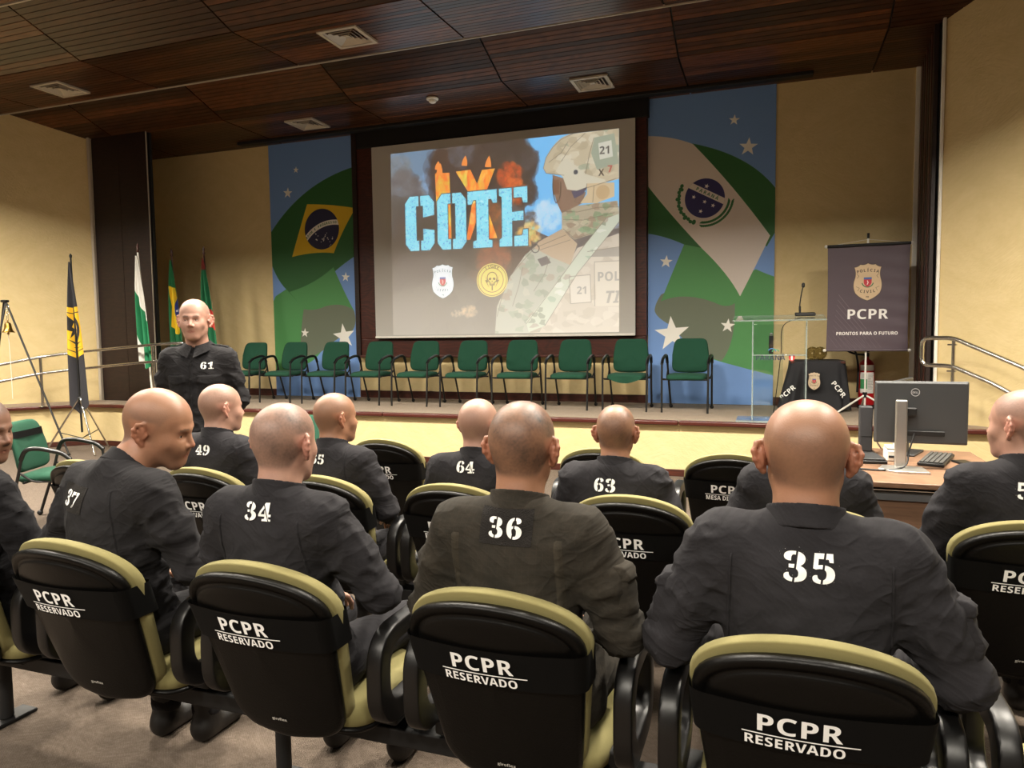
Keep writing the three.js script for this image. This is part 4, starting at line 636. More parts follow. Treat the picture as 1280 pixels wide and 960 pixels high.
// ---------------------------------------------------------------- lectern, roll-up banner, table, extinguisher
{
  const k = thing('lectern', 'clear acrylic lectern at the front edge of the stage', 'lectern', [0.07, STAGE, -8.08]);
  obj('base', rbx(0.82, 0.02, 0.44, 0, 0.01, 0, 0.005), M.acrylic, k);
  obj('side_panel', rbx(0.012, 1.04, 0.32, -0.25, 0.54, 0, 0.003), M.acrylic, k); obj('side_panel', rbx(0.012, 1.04, 0.32, 0.27, 0.54, 0, 0.003), M.acrylic, k);
  obj('front_panel', rbx(0.30, 0.98, 0.012, -0.1, 0.53, 0.1, 0.003), M.acrylic, k);
  obj('shelf', rbx(0.52, 0.012, 0.26, 0.01, 0.70, -0.01, 0.003), M.acrylic, k);
  obj('top', at(rbx(0.9, 0.015, 0.44, 0, 0, 0, 0.004), 0, 1.085, 0, 0.12, 0, 0), M.acrylic, k);
  for (const z of [-0.16, 0.16]) for (const x of [-0.25, 0.27]) obj('polished_edge', bx(0.0125, 1.03, 0.003, x, 0.54, z), M.acrylicEdge, k);
  for (const z of [-0.218, 0.218]) obj('polished_edge', at(bx(0.9, 0.0155, 0.004, 0, 0, z), 0, 1.085, 0, 0.12, 0, 0), M.acrylicEdge, k);
  for (const x of [-0.448, 0.448]) obj('polished_edge', at(bx(0.004, 0.0155, 0.436, x, 0, 0), 0, 1.085, 0, 0.12, 0, 0), M.acrylicEdge, k);
  obj('polished_edge', bx(0.82, 0.0205, 0.004, 0, 0.01, 0.219), M.acrylicEdge, k); obj('polished_edge', bx(0.52, 0.0125, 0.004, 0.01, 0.70, 0.119), M.acrylicEdge, k);
  const logo = canvasTex(512, 256, (x, W, H) => { x.clearRect(0, 0, W, H); x.fillStyle = '#3a3f52'; x.font = 'bold 92px sans-serif'; x.textAlign = 'left'; x.textBaseline = 'alphabetic'; x.fillText('PARANÁ', 20, 220, 340); x.strokeStyle = '#4f7fb0'; x.lineWidth = 10; x.beginPath(); x.arc(210, 110, 44, 3.5, 6.2); x.stroke(); x.strokeStyle = '#4a9a6a'; x.beginPath(); x.arc(250, 118, 40, 3.3, 6.0); x.stroke(); x.fillStyle = '#c63b3b'; x.beginPath(); x.moveTo(400, 150); x.lineTo(470, 150); x.lineTo(470, 190); x.quadraticCurveTo(460, 230, 435, 236); x.quadraticCurveTo(408, 230, 400, 190); x.closePath(); x.fill(); x.fillStyle = '#e8e6e0'; x.fillRect(425, 160, 20, 60); });
  obj('logo_print', new THREE.PlaneGeometry(0.44, 0.2).translate(-0.02, 0.72, 0.109), decal(logo), k);
  const m = thing('microphone', 'black gooseneck microphone standing on the clear lectern', 'microphone', [0.33, STAGE + 1.104, -8.1]);
  obj('base', at(rbx(0.2, 0.03, 0.13, 0, 0.017, 0, 0.012), 0, 0, 0, 0.1), M.blackSoft, m); obj('gooseneck', tube([[-0.05, 0.03, 0], [-0.052, 0.12, 0], [-0.04, 0.22, 0.005], [-0.025, 0.3, 0.01]], 0.006, 24, 8), M.blackSoft, m); obj('stem_sleeve', rod([-0.05, 0.03, 0], [-0.052, 0.1, 0], 0.011), M.blackSoft, m); obj('capsule', new THREE.CapsuleGeometry(0.016, 0.02, 6, 12).translate(-0.023, 0.315, 0.012), M.black, m);
  obj('microphone_cable', tube([[0.3, 1.69, -8.18], [0.12, 1.6, -8.2], [0.10, 1.3, -8.2], [0.06, 0.9, -8.22], [0.03, 0.63, -8.25]], 0.005, 50, 6).translate(-0.07, -STAGE, 8.08), M.black, k);
  const bt = thing('radio_handset', 'small black upright device on the lectern shelf', 'device', [0.0, STAGE + 0.706, -8.06]);
  obj('body', rbx(0.045, 0.19, 0.03, 0, 0.1, 0, 0.008), M.blackSoft, bt); obj('cap', rbx(0.03, 0.03, 0.02, 0, 0.21, 0, 0.006), M.alu, bt);
}
{
  const tex = canvasTex(640, 900, (x, W, H) => {
    x.fillStyle = '#574a52'; x.fillRect(0, 0, W, H); x.strokeStyle = '#8d8087'; x.lineWidth = 2.2;
    for (let i = 0; i < 8; i++) { x.globalAlpha = 0.8 - i * 0.06; x.beginPath(); x.moveTo((0.14 - i * 0.01) * W, (0.46 + i * 0.05) * H); x.lineTo((0.5 - i * 0.005) * W, (0.80 + i * 0.045) * H); x.stroke(); }
    x.globalAlpha = 1; for (let i = 0; i < 10; i++) { x.globalAlpha = 0.35; x.beginPath(); x.moveTo((0.02 + i * 0.06) * W, 0.86 * H); x.lineTo((0.14 + i * 0.06) * W, 0.98 * H); x.stroke(); } x.globalAlpha = 1;
    badge(x, 0.5 * W, 0.345 * H, 0.36 * W, 0.36 * H, '#d3b894', '#3a2d2a');
    x.fillStyle = '#f1eeea'; x.textAlign = 'center'; x.textBaseline = 'alphabetic'; x.save(); x.translate(0.5 * W, 0.70 * H); x.scale(1.15, 1); x.font = 'bold 118px sans-serif'; x.fillText('PCPR', 0, 0, 290); x.restore();
    x.font = 'bold 40px sans-serif'; x.fillText('PRONTOS PARA O FUTURO', 0.5 * W, 0.855 * H, 490);
  });
  const k = thing('tripod_banner', 'dark hanging banner with badge and PCPR lettering on a white tripod', 'banner', [1.03, STAGE, -9.2]);
  obj('banner_cloth', grid(24, 24, (u, v) => { const x = lerp(-0.425, 0.425, u); return [x * (1 - 0.018 * Math.sin(v * 3.14)), lerp(0.72, 1.905, v), 0.03 + 0.006 * Math.sin(v * 42 + u * 5) * u + 0.006 * Math.sin(u * 11 + v * 3)]; }), std({ map: tex, roughness: 0.6 }), k);
  obj('top_bar', [rod([-0.43, 1.915, 0.03], [0.43, 1.915, 0.03], 0.018)], M.black, k); obj('bottom_bar', rod([-0.43, 0.715, 0.03], [0.43, 0.715, 0.03], 0.012), std({ color: 0x55494f, roughness: 0.5 }), k);
  for (const [s, y] of [[-1, 1.915], [1, 1.915], [-1, 0.715], [1, 0.715]]) obj('bar_end', new THREE.SphereGeometry(0.02, 10, 8).translate(s * 0.44, y, 0.03), M.white, k);
  obj('pole', rod([0, 0.05, 0], [0, 2.0, 0], 0.011), M.white, k); obj('pole_tip', rod([0, 1.99, 0], [0, 2.05, 0], 0.014), M.black, k);
  obj('hanging_cord', [tube([[-0.4, 1.92, 0.03], [-0.2, 1.95, 0.02], [0, 1.98, 0]], 0.0025, 12, 5), tube([[0.4, 1.92, 0.03], [0.2, 1.95, 0.02], [0, 1.98, 0]], 0.0025, 12, 5)], M.white, k);
  obj('hub', rod([0, 0.17, 0], [0, 0.23, 0], 0.024), M.black, k);
  for (const a of [2.5, 0.6, 4.7]) obj('leg', rod([0, 0.2, 0], [0.38 * Math.cos(a), 0.01, 0.34 * Math.sin(a)], 0.011), M.white, k);
}
{
  const k = thing('draped_table', 'small table covered with a black cloth bearing a badge, by the back wall', 'table', [0.50, STAGE, -9.42]);
  obj('tabletop', rbx(0.6, 0.03, 0.42, 0.02, 0.575, 0, 0.006), M.darkWood, k);
  for (const [x, z] of [[-0.25, -0.18], [0.29, -0.18], [-0.25, 0.18], [0.29, 0.18]]) obj('leg', rod([x, 0, z], [x, 0.56, z], 0.018), M.blackSoft, k);
  const hw = 0.31, hd = 0.225;
  const drapeP = (u, v) => { const a = u * 2 * Math.PI, c = Math.cos(a), s = Math.sin(a), ex = (q) => Math.sign(q) * Math.pow(Math.abs(q), 0.4); const fl = Math.min(1, Math.max(0, (v - 0.15) / 0.85)); const fold = 0.02 * fl * Math.sin(u * 2 * Math.PI * 11) + 0.08 * fl * (s > 0.3 ? 1 : 0.1) + (c < -0.2 ? 0.07 * fl : 0); const r = v < 0.15 ? v / 0.15 : 1; return [0.02 + ex(c) * (hw * r + fold), 0.598 - 0.585 * fl * (0.985 + 0.015 * Math.sin(u * 40)), ex(s) * (hd * r + fold * 0.8)]; };
  obj('cloth', grid(160, 24, drapeP), std({ color: 0x1d1c20, roughness: 0.8 }), k);
  const bt = canvasTex(256, 384, (x, W, H) => { x.clearRect(0, 0, W, H); badge(x, W / 2, H / 2, W * 0.9, H * 0.92, '#d0b89a', '#3a2d2a'); });
  obj('badge_print', new THREE.PlaneGeometry(0.15, 0.23).rotateX(-0.2).translate(-0.02, 0.36, 0.315), decal(bt), k);
  const pt = canvasTex(256, 128, (x, W, H) => { x.clearRect(0, 0, W, H); x.fillStyle = '#f2f0ec'; x.font = 'bold 100px sans-serif'; x.textAlign = 'center'; x.textBaseline = 'middle'; x.fillText('PCPR', W / 2, H / 2, 240); });
  obj('cloth_print', new THREE.PlaneGeometry(0.24, 0.1).rotateZ(-0.9).rotateY(0.35).translate(0.24, 0.27, 0.335), decal(pt), k); obj('cloth_print', new THREE.PlaneGeometry(0.24, 0.1).rotateZ(0.75).rotateY(-0.4).translate(-0.31, 0.22, 0.30), decal(pt), k);
  const c = thing('brass_wreath', 'pair of round brass wreath medallions on the draped table', 'ornament', [0.51, STAGE + 0.602, -9.36]);
  for (const s of [-1, 1]) { const d = new THREE.Group(); const rg = []; for (let i = 0; i < 4; i++) rg.push(new THREE.TorusGeometry(0.068 - i * 0.016, 0.009, 8, 28)); for (let i = 0; i < 18; i++) { const a = i / 18 * 6.283; rg.push(new THREE.SphereGeometry(0.012, 6, 5).translate(Math.cos(a) * 0.068, Math.sin(a) * 0.068, 0.006)); } obj('medallion', merge(rg).rotateZ(s * 0.2).translate(s * 0.042, 0.076, s * 0.01), M.bronze, c); }
}
{
  const k = thing('fire_extinguisher', 'red fire extinguisher with white and green labels against the back wall', 'fire extinguisher', [1.09, STAGE, -9.62]);
  const red = std({ color: 0xb3141c, roughness: 0.3 });
  obj('cylinder', lathe([[0, 0], [0.08, 0], [0.088, 0.02], [0.088, 0.5], [0.08, 0.55], [0.05, 0.585], [0.025, 0.6], [0.025, 0.63], [0, 0.63]], 28), red, k);
  obj('valve', [rbx(0.05, 0.05, 0.05, 0, 0.65, 0, 0.01), rbx(0.03, 0.015, 0.14, 0, 0.69, 0.04, 0.005), rbx(0.03, 0.012, 0.12, 0, 0.665, 0.05, 0.005)], M.black, k);
  obj('hose', tube([[-0.02, 0.65, 0.02], [-0.12, 0.66, 0.03], [-0.2, 0.69, 0.04], [-0.22, 0.72, 0.04], [-0.14, 0.70, 0.06], [-0.1, 0.5, 0.07], [-0.105, 0.2, 0.06]], 0.012, 50, 8), M.black, k);
  const lt = canvasTex(256, 384, (x, W, H) => { x.fillStyle = '#dedbd4'; x.fillRect(0, 0, W, H); x.fillStyle = '#3f8a55'; x.fillRect(0, 0.5 * H, 0.5 * W, 0.34 * H); x.fillStyle = '#6d6a66'; for (let i = 0; i < 14; i++) x.fillRect(0.55 * W, (0.32 + i * 0.04) * H, (0.2 + 0.2 * rnd()) * W, 4); for (let i = 0; i < 6; i++) x.fillRect(0.08 * W, (0.3 + i * 0.03) * H, 0.35 * W, 4); x.fillStyle = '#b3141c'; x.fillRect(0, 0.2 * H, W, 0.06 * H); });
  obj('label_sheet', new THREE.CylinderGeometry(0.0892, 0.0892, 0.34, 24, 1, true, -0.95, 1.9).translate(0, 0.36, 0), std({ map: lt, roughness: 0.5, side: THREE.DoubleSide }), k);
  obj('base_ring', lathe([[0.09, 0], [0.094, 0.01], [0.094, 0.04], [0.088, 0.05]], 28), M.black, k);
}
// ---------------------------------------------------------------- desk and equipment
{
  const k = thing('desk', 'wood-topped desk with grey metal edge beside the man at the right', 'desk', [0.72, 0, -4.78]);
  obj('desktop', rbx(1.02, 0.03, 1.2, 0, 0.735, 0, 0.006), M.deskWood, k);
  obj('front_channel', rbx(0.98, 0.05, 0.03, 0, 0.66, 0.5, 0.006), std({ color: 0x5d6064, roughness: 0.4 }), k); obj('apron', rbx(0.98, 0.035, 0.02, 0, 0.703, 0.47, 0.004), M.black, k);
  obj('modesty_panel', rbx(0.98, 0.48, 0.02, 0, 0.39, 0.48, 0.004), M.deskWood, k);
  for (const [x, z] of [[-0.46, -0.52], [0.46, -0.52], [-0.46, 0.5], [0.46, 0.5]]) obj('leg', rbx(0.05, 0.72, 0.05, x, 0.36, z, 0.006), M.blackSoft, k);
  const dellTex = canvasTex(128, 128, (x, W, H) => { x.clearRect(0, 0, W, H); x.strokeStyle = '#c6c6c6'; x.lineWidth = 8; x.beginPath(); x.arc(64, 64, 54, 0, 7); x.stroke(); x.fillStyle = '#c6c6c6'; x.font = 'bold 40px sans-serif'; x.textAlign = 'center'; x.textBaseline = 'middle'; x.fillText('DELL', 64, 66, 84); });
  const m = thing('monitor', 'dark grey computer monitor seen from behind, with silver stand on the desk', 'monitor', [0.80, 0.75, -4.62], -0.04);
  obj('housing', rbx(0.475, 0.36, 0.022, 0.01, 0.322, -0.05, 0.008), std({ color: 0x3a3b3c, roughness: 0.55 }), m); obj('back_cover', rbx(0.465, 0.35, 0.02, 0.01, 0.322, -0.034, 0.01), std({ color: 0x3a3b3c, roughness: 0.55 }), m);
  obj('screen_glass', bx(0.455, 0.335, 0.002, 0.01, 0.325, -0.0625), M.black, m);
  obj('port_bay', rbx(0.2, 0.028, 0.01, 0.03, 0.205, -0.015, 0.004), M.black, m); obj('mount', rbx(0.09, 0.045, 0.05, -0.06, 0.33, 0.0, 0.006), M.black, m);
  obj('stand_column', rbx(0.062, 0.39, 0.022, -0.095, 0.205, 0.035, 0.01, 3), M.alu, m); obj('stand_base', at(extrude(new THREE.Shape([[-0.15, -0.04], [-0.06, -0.11], [0.1, -0.1], [0.08, 0.08], [-0.12, 0.09]].map(p => new THREE.Vector2(...p))), 0.008, 0.002), -0.06, 0.002, 0.06, -Math.PI / 2), M.alu, m);
  obj('maker_logo', new THREE.PlaneGeometry(0.05, 0.05).translate(-0.02, 0.44, -0.0225), decal(dellTex), m);
  const s = thing('computer_speaker', 'slim black upright computer speaker on the desk', 'speaker', [0.58, 0.75, -5.12]);
  obj('cabinet', rbx(0.075, 0.29, 0.085, 0, 0.165, 0, 0.008), std({ color: 0x2b2b2e, roughness: 0.6 }), s); obj('foot', rbx(0.11, 0.02, 0.11, 0, 0.01, 0, 0.006), M.blackSoft, s); obj('grille_trim', rbx(0.066, 0.004, 0.002, 0, 0.12, 0.043, 0.001), M.black, s);
  const m2 = thing('monitor', 'second dark monitor seen nearly edge-on behind the grey one', 'monitor', [0.80, 0.75, -5.22], 1.2);
  obj('housing', rbx(0.5, 0.32, 0.03, 0, 0.32, 0, 0.01), M.plastic, m2); obj('back_bulge', rbx(0.3, 0.2, 0.05, 0, 0.3, 0.035, 0.02), M.plastic, m2); obj('screen_glass', bx(0.48, 0.3, 0.002, 0, 0.322, -0.0162), M.black, m2); obj('stand_column', rbx(0.06, 0.2, 0.03, 0, 0.1, 0.03, 0.008), M.plastic, m2); obj('stand_base', rbx(0.26, 0.014, 0.18, 0, 0.007, 0.02, 0.006), M.plastic, m2);
  const kb = thing('keyboard', 'black computer keyboard lying on the desk beside the monitor', 'keyboard', [0.95, 0.75, -4.93], 1.25);
  obj('body', rbx(0.44, 0.018, 0.14, 0, 0.012, 0, 0.006), M.blackSoft, kb);
  const km = std({ color: 0x3a3936, roughness: 0.6 }); for (let r = 0; r < 5; r++) for (let c = 0; c < 15; c++) obj('key', rbx(0.0235, 0.008, 0.0205, -0.195 + c * 0.0278, 0.025, -0.05 + r * 0.025, 0.003, 1), km, kb);
  const ph = thing('mobile_phone', 'black mobile phone lying on the desk corner', 'phone', [1.09, 0.75, -4.88], 0.3); obj('body', rbx(0.08, 0.012, 0.155, 0, 0.006, 0, 0.005), M.blackSoft, ph); obj('screen', bx(0.072, 0.001, 0.145, 0, 0.0125, 0), M.blackGloss, ph);
  const lp = thing('document_tray', 'flat black laptop-like tray on the desk under the speaker', 'tray', [0.5, 0.75, -4.84], 0.1); obj('body', rbx(0.3, 0.02, 0.24, 0, 0.01, 0, 0.006), M.blackSoft, lp); obj('lid', rbx(0.28, 0.012, 0.22, 0, 0.026, 0, 0.005), M.plastic, lp);
  const bk = thing('printer', 'white low box of electronics behind the monitor', 'electronics', [0.72, 0.75, -4.93]); obj('body', rbx(0.1, 0.07, 0.16, 0, 0.035, 0, 0.01), M.white, bk); obj('slot', rbx(0.08, 0.014, 0.01, 0, 0.03, 0.08, 0.003), M.black, bk); obj('lid', rbx(0.095, 0.014, 0.15, 0, 0.077, 0, 0.006), M.trimGrey, bk);
  tag(obj('monitor_cable', tube([[0.78, 0.955, -4.63], [0.75, 0.86, -4.6], [0.72, 0.775, -4.55], [0.6, 0.757, -4.5], [0.45, 0.756, -4.55], [0.4, 0.756, -4.7], [0.5, 0.757, -4.75]], 0.005, 60, 6), M.black), 'black cable looping on the desk from the grey monitor', 'cable');
  tag(obj('white_cable', tube([[0.76, 0.757, -5.12], [0.74, 0.84, -5.15], [0.70, 0.9, -5.2], [0.66, 0.83, -5.2], [0.70, 0.757, -5.3]], 0.006, 40, 6), M.white), 'white cable looping behind the grey monitor', 'cable');
}
// ---------------------------------------------------------------- people: distance fields meshed by surface nets
const cap = (a, b, ra, rb = ra, k = 0.03) => ({ t: 0, a, b, ra, rb, k, d: [b[0] - a[0], b[1] - a[1], b[2] - a[2]], l2: Math.max(1e-9, (b[0] - a[0]) ** 2 + (b[1] - a[1]) ** 2 + (b[2] - a[2]) ** 2) });
const ell = (c, r, k = 0.03, rz = 0) => ({ t: 1, c, r, k, cs: Math.cos(rz), sn: Math.sin(rz) });
function primD(p, x, y, z) {
  if (p.t === 0) { const a = p.a, d = p.d; const X = x - a[0], Y = y - a[1], Z = z - a[2]; let t = (X * d[0] + Y * d[1] + Z * d[2]) / p.l2; t = t < 0 ? 0 : t > 1 ? 1 : t; const u = X - d[0] * t, v = Y - d[1] * t, w = Z - d[2] * t; return Math.sqrt(u * u + v * v + w * w) - (p.ra + (p.rb - p.ra) * t); }
  const X0 = x - p.c[0], Y0 = y - p.c[1], Z = z - p.c[2], X = X0 * p.cs + Y0 * p.sn, Y = -X0 * p.sn + Y0 * p.cs, r = p.r; const a = X / r[0], b = Y / r[1], c = Z / r[2]; const k0 = Math.sqrt(a * a + b * b + c * c); const e = X / (r[0] * r[0]), f = Y / (r[1] * r[1]), g = Z / (r[2] * r[2]); const k1 = Math.sqrt(e * e + f * f + g * g); return k1 < 1e-9 ? -Math.min(...r) : k0 * (k0 - 1) / k1;
}
function field(prims) { return (x, y, z) => { let d = 1e9; for (const p of prims) { const q = primD(p, x, y, z); if (p.sub) { const h = Math.max(p.k - Math.abs(-q - d), 0) / p.k; d = Math.max(d, -q) + h * h * p.k * 0.25; } else { const h = Math.max(p.k - Math.abs(q - d), 0) / p.k; d = Math.min(d, q) - h * h * p.k * 0.25; } } return d; }; }
function surfaceNet(f, lo, hi, h) {
  const nx = Math.ceil((hi[0] - lo[0]) / h) + 1, ny = Math.ceil((hi[1] - lo[1]) / h) + 1, nz = Math.ceil((hi[2] - lo[2]) / h) + 1, S = new Float32Array(nx * ny * nz), B = 6, reach = h * B * 0.5 * 1.74 * 1.5 + h;
  for (let bz = 0; bz < nz; bz += B) for (let by = 0; by < ny; by += B) for (let bx2 = 0; bx2 < nx; bx2 += B) {
    const d = f(lo[0] + (bx2 + B / 2) * h, lo[1] + (by + B / 2) * h, lo[2] + (bz + B / 2) * h), far = Math.abs(d) > reach;
    for (let z = bz; z < Math.min(nz, bz + B); z++) for (let y = by; y < Math.min(ny, by + B); y++) for (let x = bx2; x < Math.min(nx, bx2 + B); x++) S[(z * ny + y) * nx + x] = far ? d : f(lo[0] + x * h, lo[1] + y * h, lo[2] + z * h);
  }
  const vid = new Int32Array(nx * ny * nz).fill(-1), pos = [], idx = [];
  for (let z = 0; z < nz - 1; z++) for (let y = 0; y < ny - 1; y++) for (let x = 0; x < nx - 1; x++) {
    const i = (z * ny + y) * nx + x; let n = 0, px = 0, py = 0, pz = 0, m = 0;
    const c = [S[i], S[i + 1], S[i + nx], S[i + nx + 1], S[i + nx * ny], S[i + nx * ny + 1], S[i + nx * ny + nx], S[i + nx * ny + nx + 1]];
    for (let q = 0; q < 8; q++) if (c[q] < 0) m++;
    if (m === 0 || m === 8) continue;
    for (let a = 0; a < 8; a++) for (let ax = 0; ax < 3; ax++) { const b = a | (1 << ax); if (b === a) continue; if ((c[a] < 0) === (c[b] < 0)) continue; const t = c[a] / (c[a] - c[b]); px += (a & 1) + (ax === 0 ? t : 0); py += ((a >> 1) & 1) + (ax === 1 ? t : 0); pz += ((a >> 2) & 1) + (ax === 2 ? t : 0); n++; }
    vid[i] = pos.length / 3; pos.push(lo[0] + (x + px / n) * h, lo[1] + (y + py / n) * h, lo[2] + (z + pz / n) * h);
  }
  const quad = (a, b, c, d, flip) => { if (a < 0 || b < 0 || c < 0 || d < 0) return; if (flip) idx.push(a, c, b, a, d, c); else idx.push(a, b, c, a, c, d); };
  const sx = 1, sy = nx, sz = nx * ny;
  for (let z = 1; z < nz - 1; z++) for (let y = 1; y < ny - 1; y++) for (let x = 1; x < nx - 1; x++) {
    const i = (z * ny + y) * nx + x, s = S[i] < 0;
    if (s !== (S[i + sx] < 0)) quad(vid[i - sy - sz], vid[i - sz], vid[i], vid[i - sy], !s);
    if (s !== (S[i + sy] < 0)) quad(vid[i - sx - sz], vid[i - sx], vid[i], vid[i - sz], !s);
    if (s !== (S[i + sz] < 0)) quad(vid[i - sx - sy], vid[i - sy], vid[i], vid[i - sx], !s);
  }
  const g = new THREE.BufferGeometry(); g.setAttribute('position', new THREE.Float32BufferAttribute(pos, 3)); g.setIndex(idx); g.computeVertexNormals(); return g;
}
function planarUV(g) { const p = g.attributes.position, u = new Float32Array(p.count * 2); for (let i = 0; i < p.count; i++) { u[2 * i] = p.getX(i) + p.getZ(i) * 0.35; u[2 * i + 1] = p.getY(i) + p.getZ(i) * 0.25; } g.setAttribute('uv', new THREE.BufferAttribute(u, 2)); return g; }
// head: origin between the ears, facing -z
function headPrims(o, neckTo) {
  const w = o.hw ?? 1, l = o.hl ?? 1, h = o.hh ?? 1, jaw = o.jaw ?? 1, fat = o.fat ?? 0;
  const P = [
    ell([0, 0.036 * h, 0.014], [0.077 * w, 0.088 * h, 0.094 * l], 0.02), ell([0, 0.02, 0.042 * l], [0.072 * w, 0.078, 0.068 * l], 0.03),
    ell([-0.018 * w, 0.046 * h, 0.008], [0.0585 * w, 0.074 * h, 0.086 * l], 0.03), ell([0.018 * w, 0.046 * h, 0.008], [0.0585 * w, 0.074 * h, 0.086 * l], 0.03),
    ell([0, 0.02, -0.035], [0.066 * w, 0.08 * h, 0.062], 0.03), ell([0, -0.05, -0.038], [(0.054 + fat) * w, 0.066, 0.054], 0.04),
    cap([-0.052 * w * jaw, -0.05, 0.0], [-0.02, -0.104, -0.066], 0.018, 0.017, 0.03), cap([0.052 * w * jaw, -0.05, 0.0], [0.02, -0.104, -0.066], 0.018, 0.017, 0.03), cap([-0.012, -0.105, -0.076], [0.012, -0.105, -0.076], 0.016, 0.016, 0.025),
    cap([-0.034, 0.018, -0.086], [-0.008, 0.016, -0.094], 0.010, 0.010, 0.016), cap([0.034, 0.018, -0.086], [0.008, 0.016, -0.094], 0.010, 0.010, 0.016),
    cap([-0.046, -0.03, -0.062], [-0.028, -0.042, -0.079], 0.016, 0.015, 0.04), cap([0.046, -0.03, -0.062], [0.028, -0.042, -0.079], 0.016, 0.015, 0.04),
    { ...ell([-0.032, -0.003, -0.108], [0.019, 0.012, 0.019], 0.012), sub: 1 }, { ...ell([0.032, -0.003, -0.108], [0.019, 0.012, 0.019], 0.012), sub: 1 },
    cap([0, 0.010, -0.094], [0, -0.034, -0.1165], 0.0065, 0.0098, 0.012), ell([-0.0115, -0.0385, -0.104], [0.0075, 0.007, 0.0105], 0.008), ell([0.0115, -0.0385, -0.104], [0.0075, 0.007, 0.0105], 0.008),
    
    ...[-1, 1].flatMap(q => [ell([q * 0.031, -0.003, -0.0795], [0.0155, 0.0135, 0.0142], 0.005), { ...ell([q * 0.0312, -0.0036, -0.094], [0.0115, 0.0036, 0.0075], 0.0015), sub: 1 }]),
    ell([0, -0.066, -0.064], [0.036, 0.03, 0.030], 0.035),
    cap([-0.022, -0.0705, -0.0855], [-0.004, -0.0675, -0.0945], 0.0032, 0.0042, 0.008), cap([0.022, -0.0705, -0.0855], [0.004, -0.0675, -0.0945], 0.0032, 0.0042, 0.008), cap([-0.014, -0.0762, -0.0885], [0.014, -0.0762, -0.0885], 0.0055, 0.0055, 0.008), { ...cap([-0.023, -0.0718, -0.0915], [0, -0.0714, -0.1015], 0.0013, 0.0013, 0.003), sub: 1 }, { ...cap([0.023, -0.0718, -0.0915], [0, -0.0714, -0.1015], 0.0013, 0.0013, 0.003), sub: 1 },
    cap([0, -0.04, 0.018], neckTo, 0.056 * (o.nw ?? 1.13), 0.061 * (o.nw ?? 1.13), 0.035),
  ];
  if (o.roll) P.push(cap([-0.03, -0.075, 0.066], [0.03, -0.075, 0.066], 0.016, 0.016, 0.02));
  const ears = [];
  for (const s of [-1, 1]) {
    const E = (x, y, z) => [s * (0.004 + x * w + 0.3 * Math.max(0, x - 0.078)), y * 1.1, z * 1.1], hx = [[0.072, 0.016, -0.004], [0.083, 0.029, 0.006], [0.0925, 0.026, 0.019], [0.097, 0.010, 0.0265], [0.0945, -0.008, 0.025], [0.088, -0.024, 0.015], [0.081, -0.036, 0.006]];
    ears.push(ell(E(0.083, -0.003, 0.012), [0.0075, 0.027, 0.016], 0.006, s * -0.12));
    for (let i = 0; i < hx.length - 1; i++) ears.push(cap(E(...hx[i]), E(...hx[i + 1]), i === 5 ? 0.0065 : 0.0052, i === 4 ? 0.0062 : i === 5 ? 0.0075 : 0.0052, 0.004));
    for (let i = 1; i < hx.length; i++) ears.push(cap(E(...hx[i]), E(0.077, -0.004, 0.004), 0.004, 0.007, 0.006));
    ears.push({ ...ell(E(0.098, -0.004, 0.006), [0.0085, 0.015, 0.009], 0.004), sub: 1 }, cap(E(0.080, -0.004, -0.004), E(0.083, -0.012, -0.001), 0.006, 0.005, 0.004));
  }
  return P.concat(ears);
}
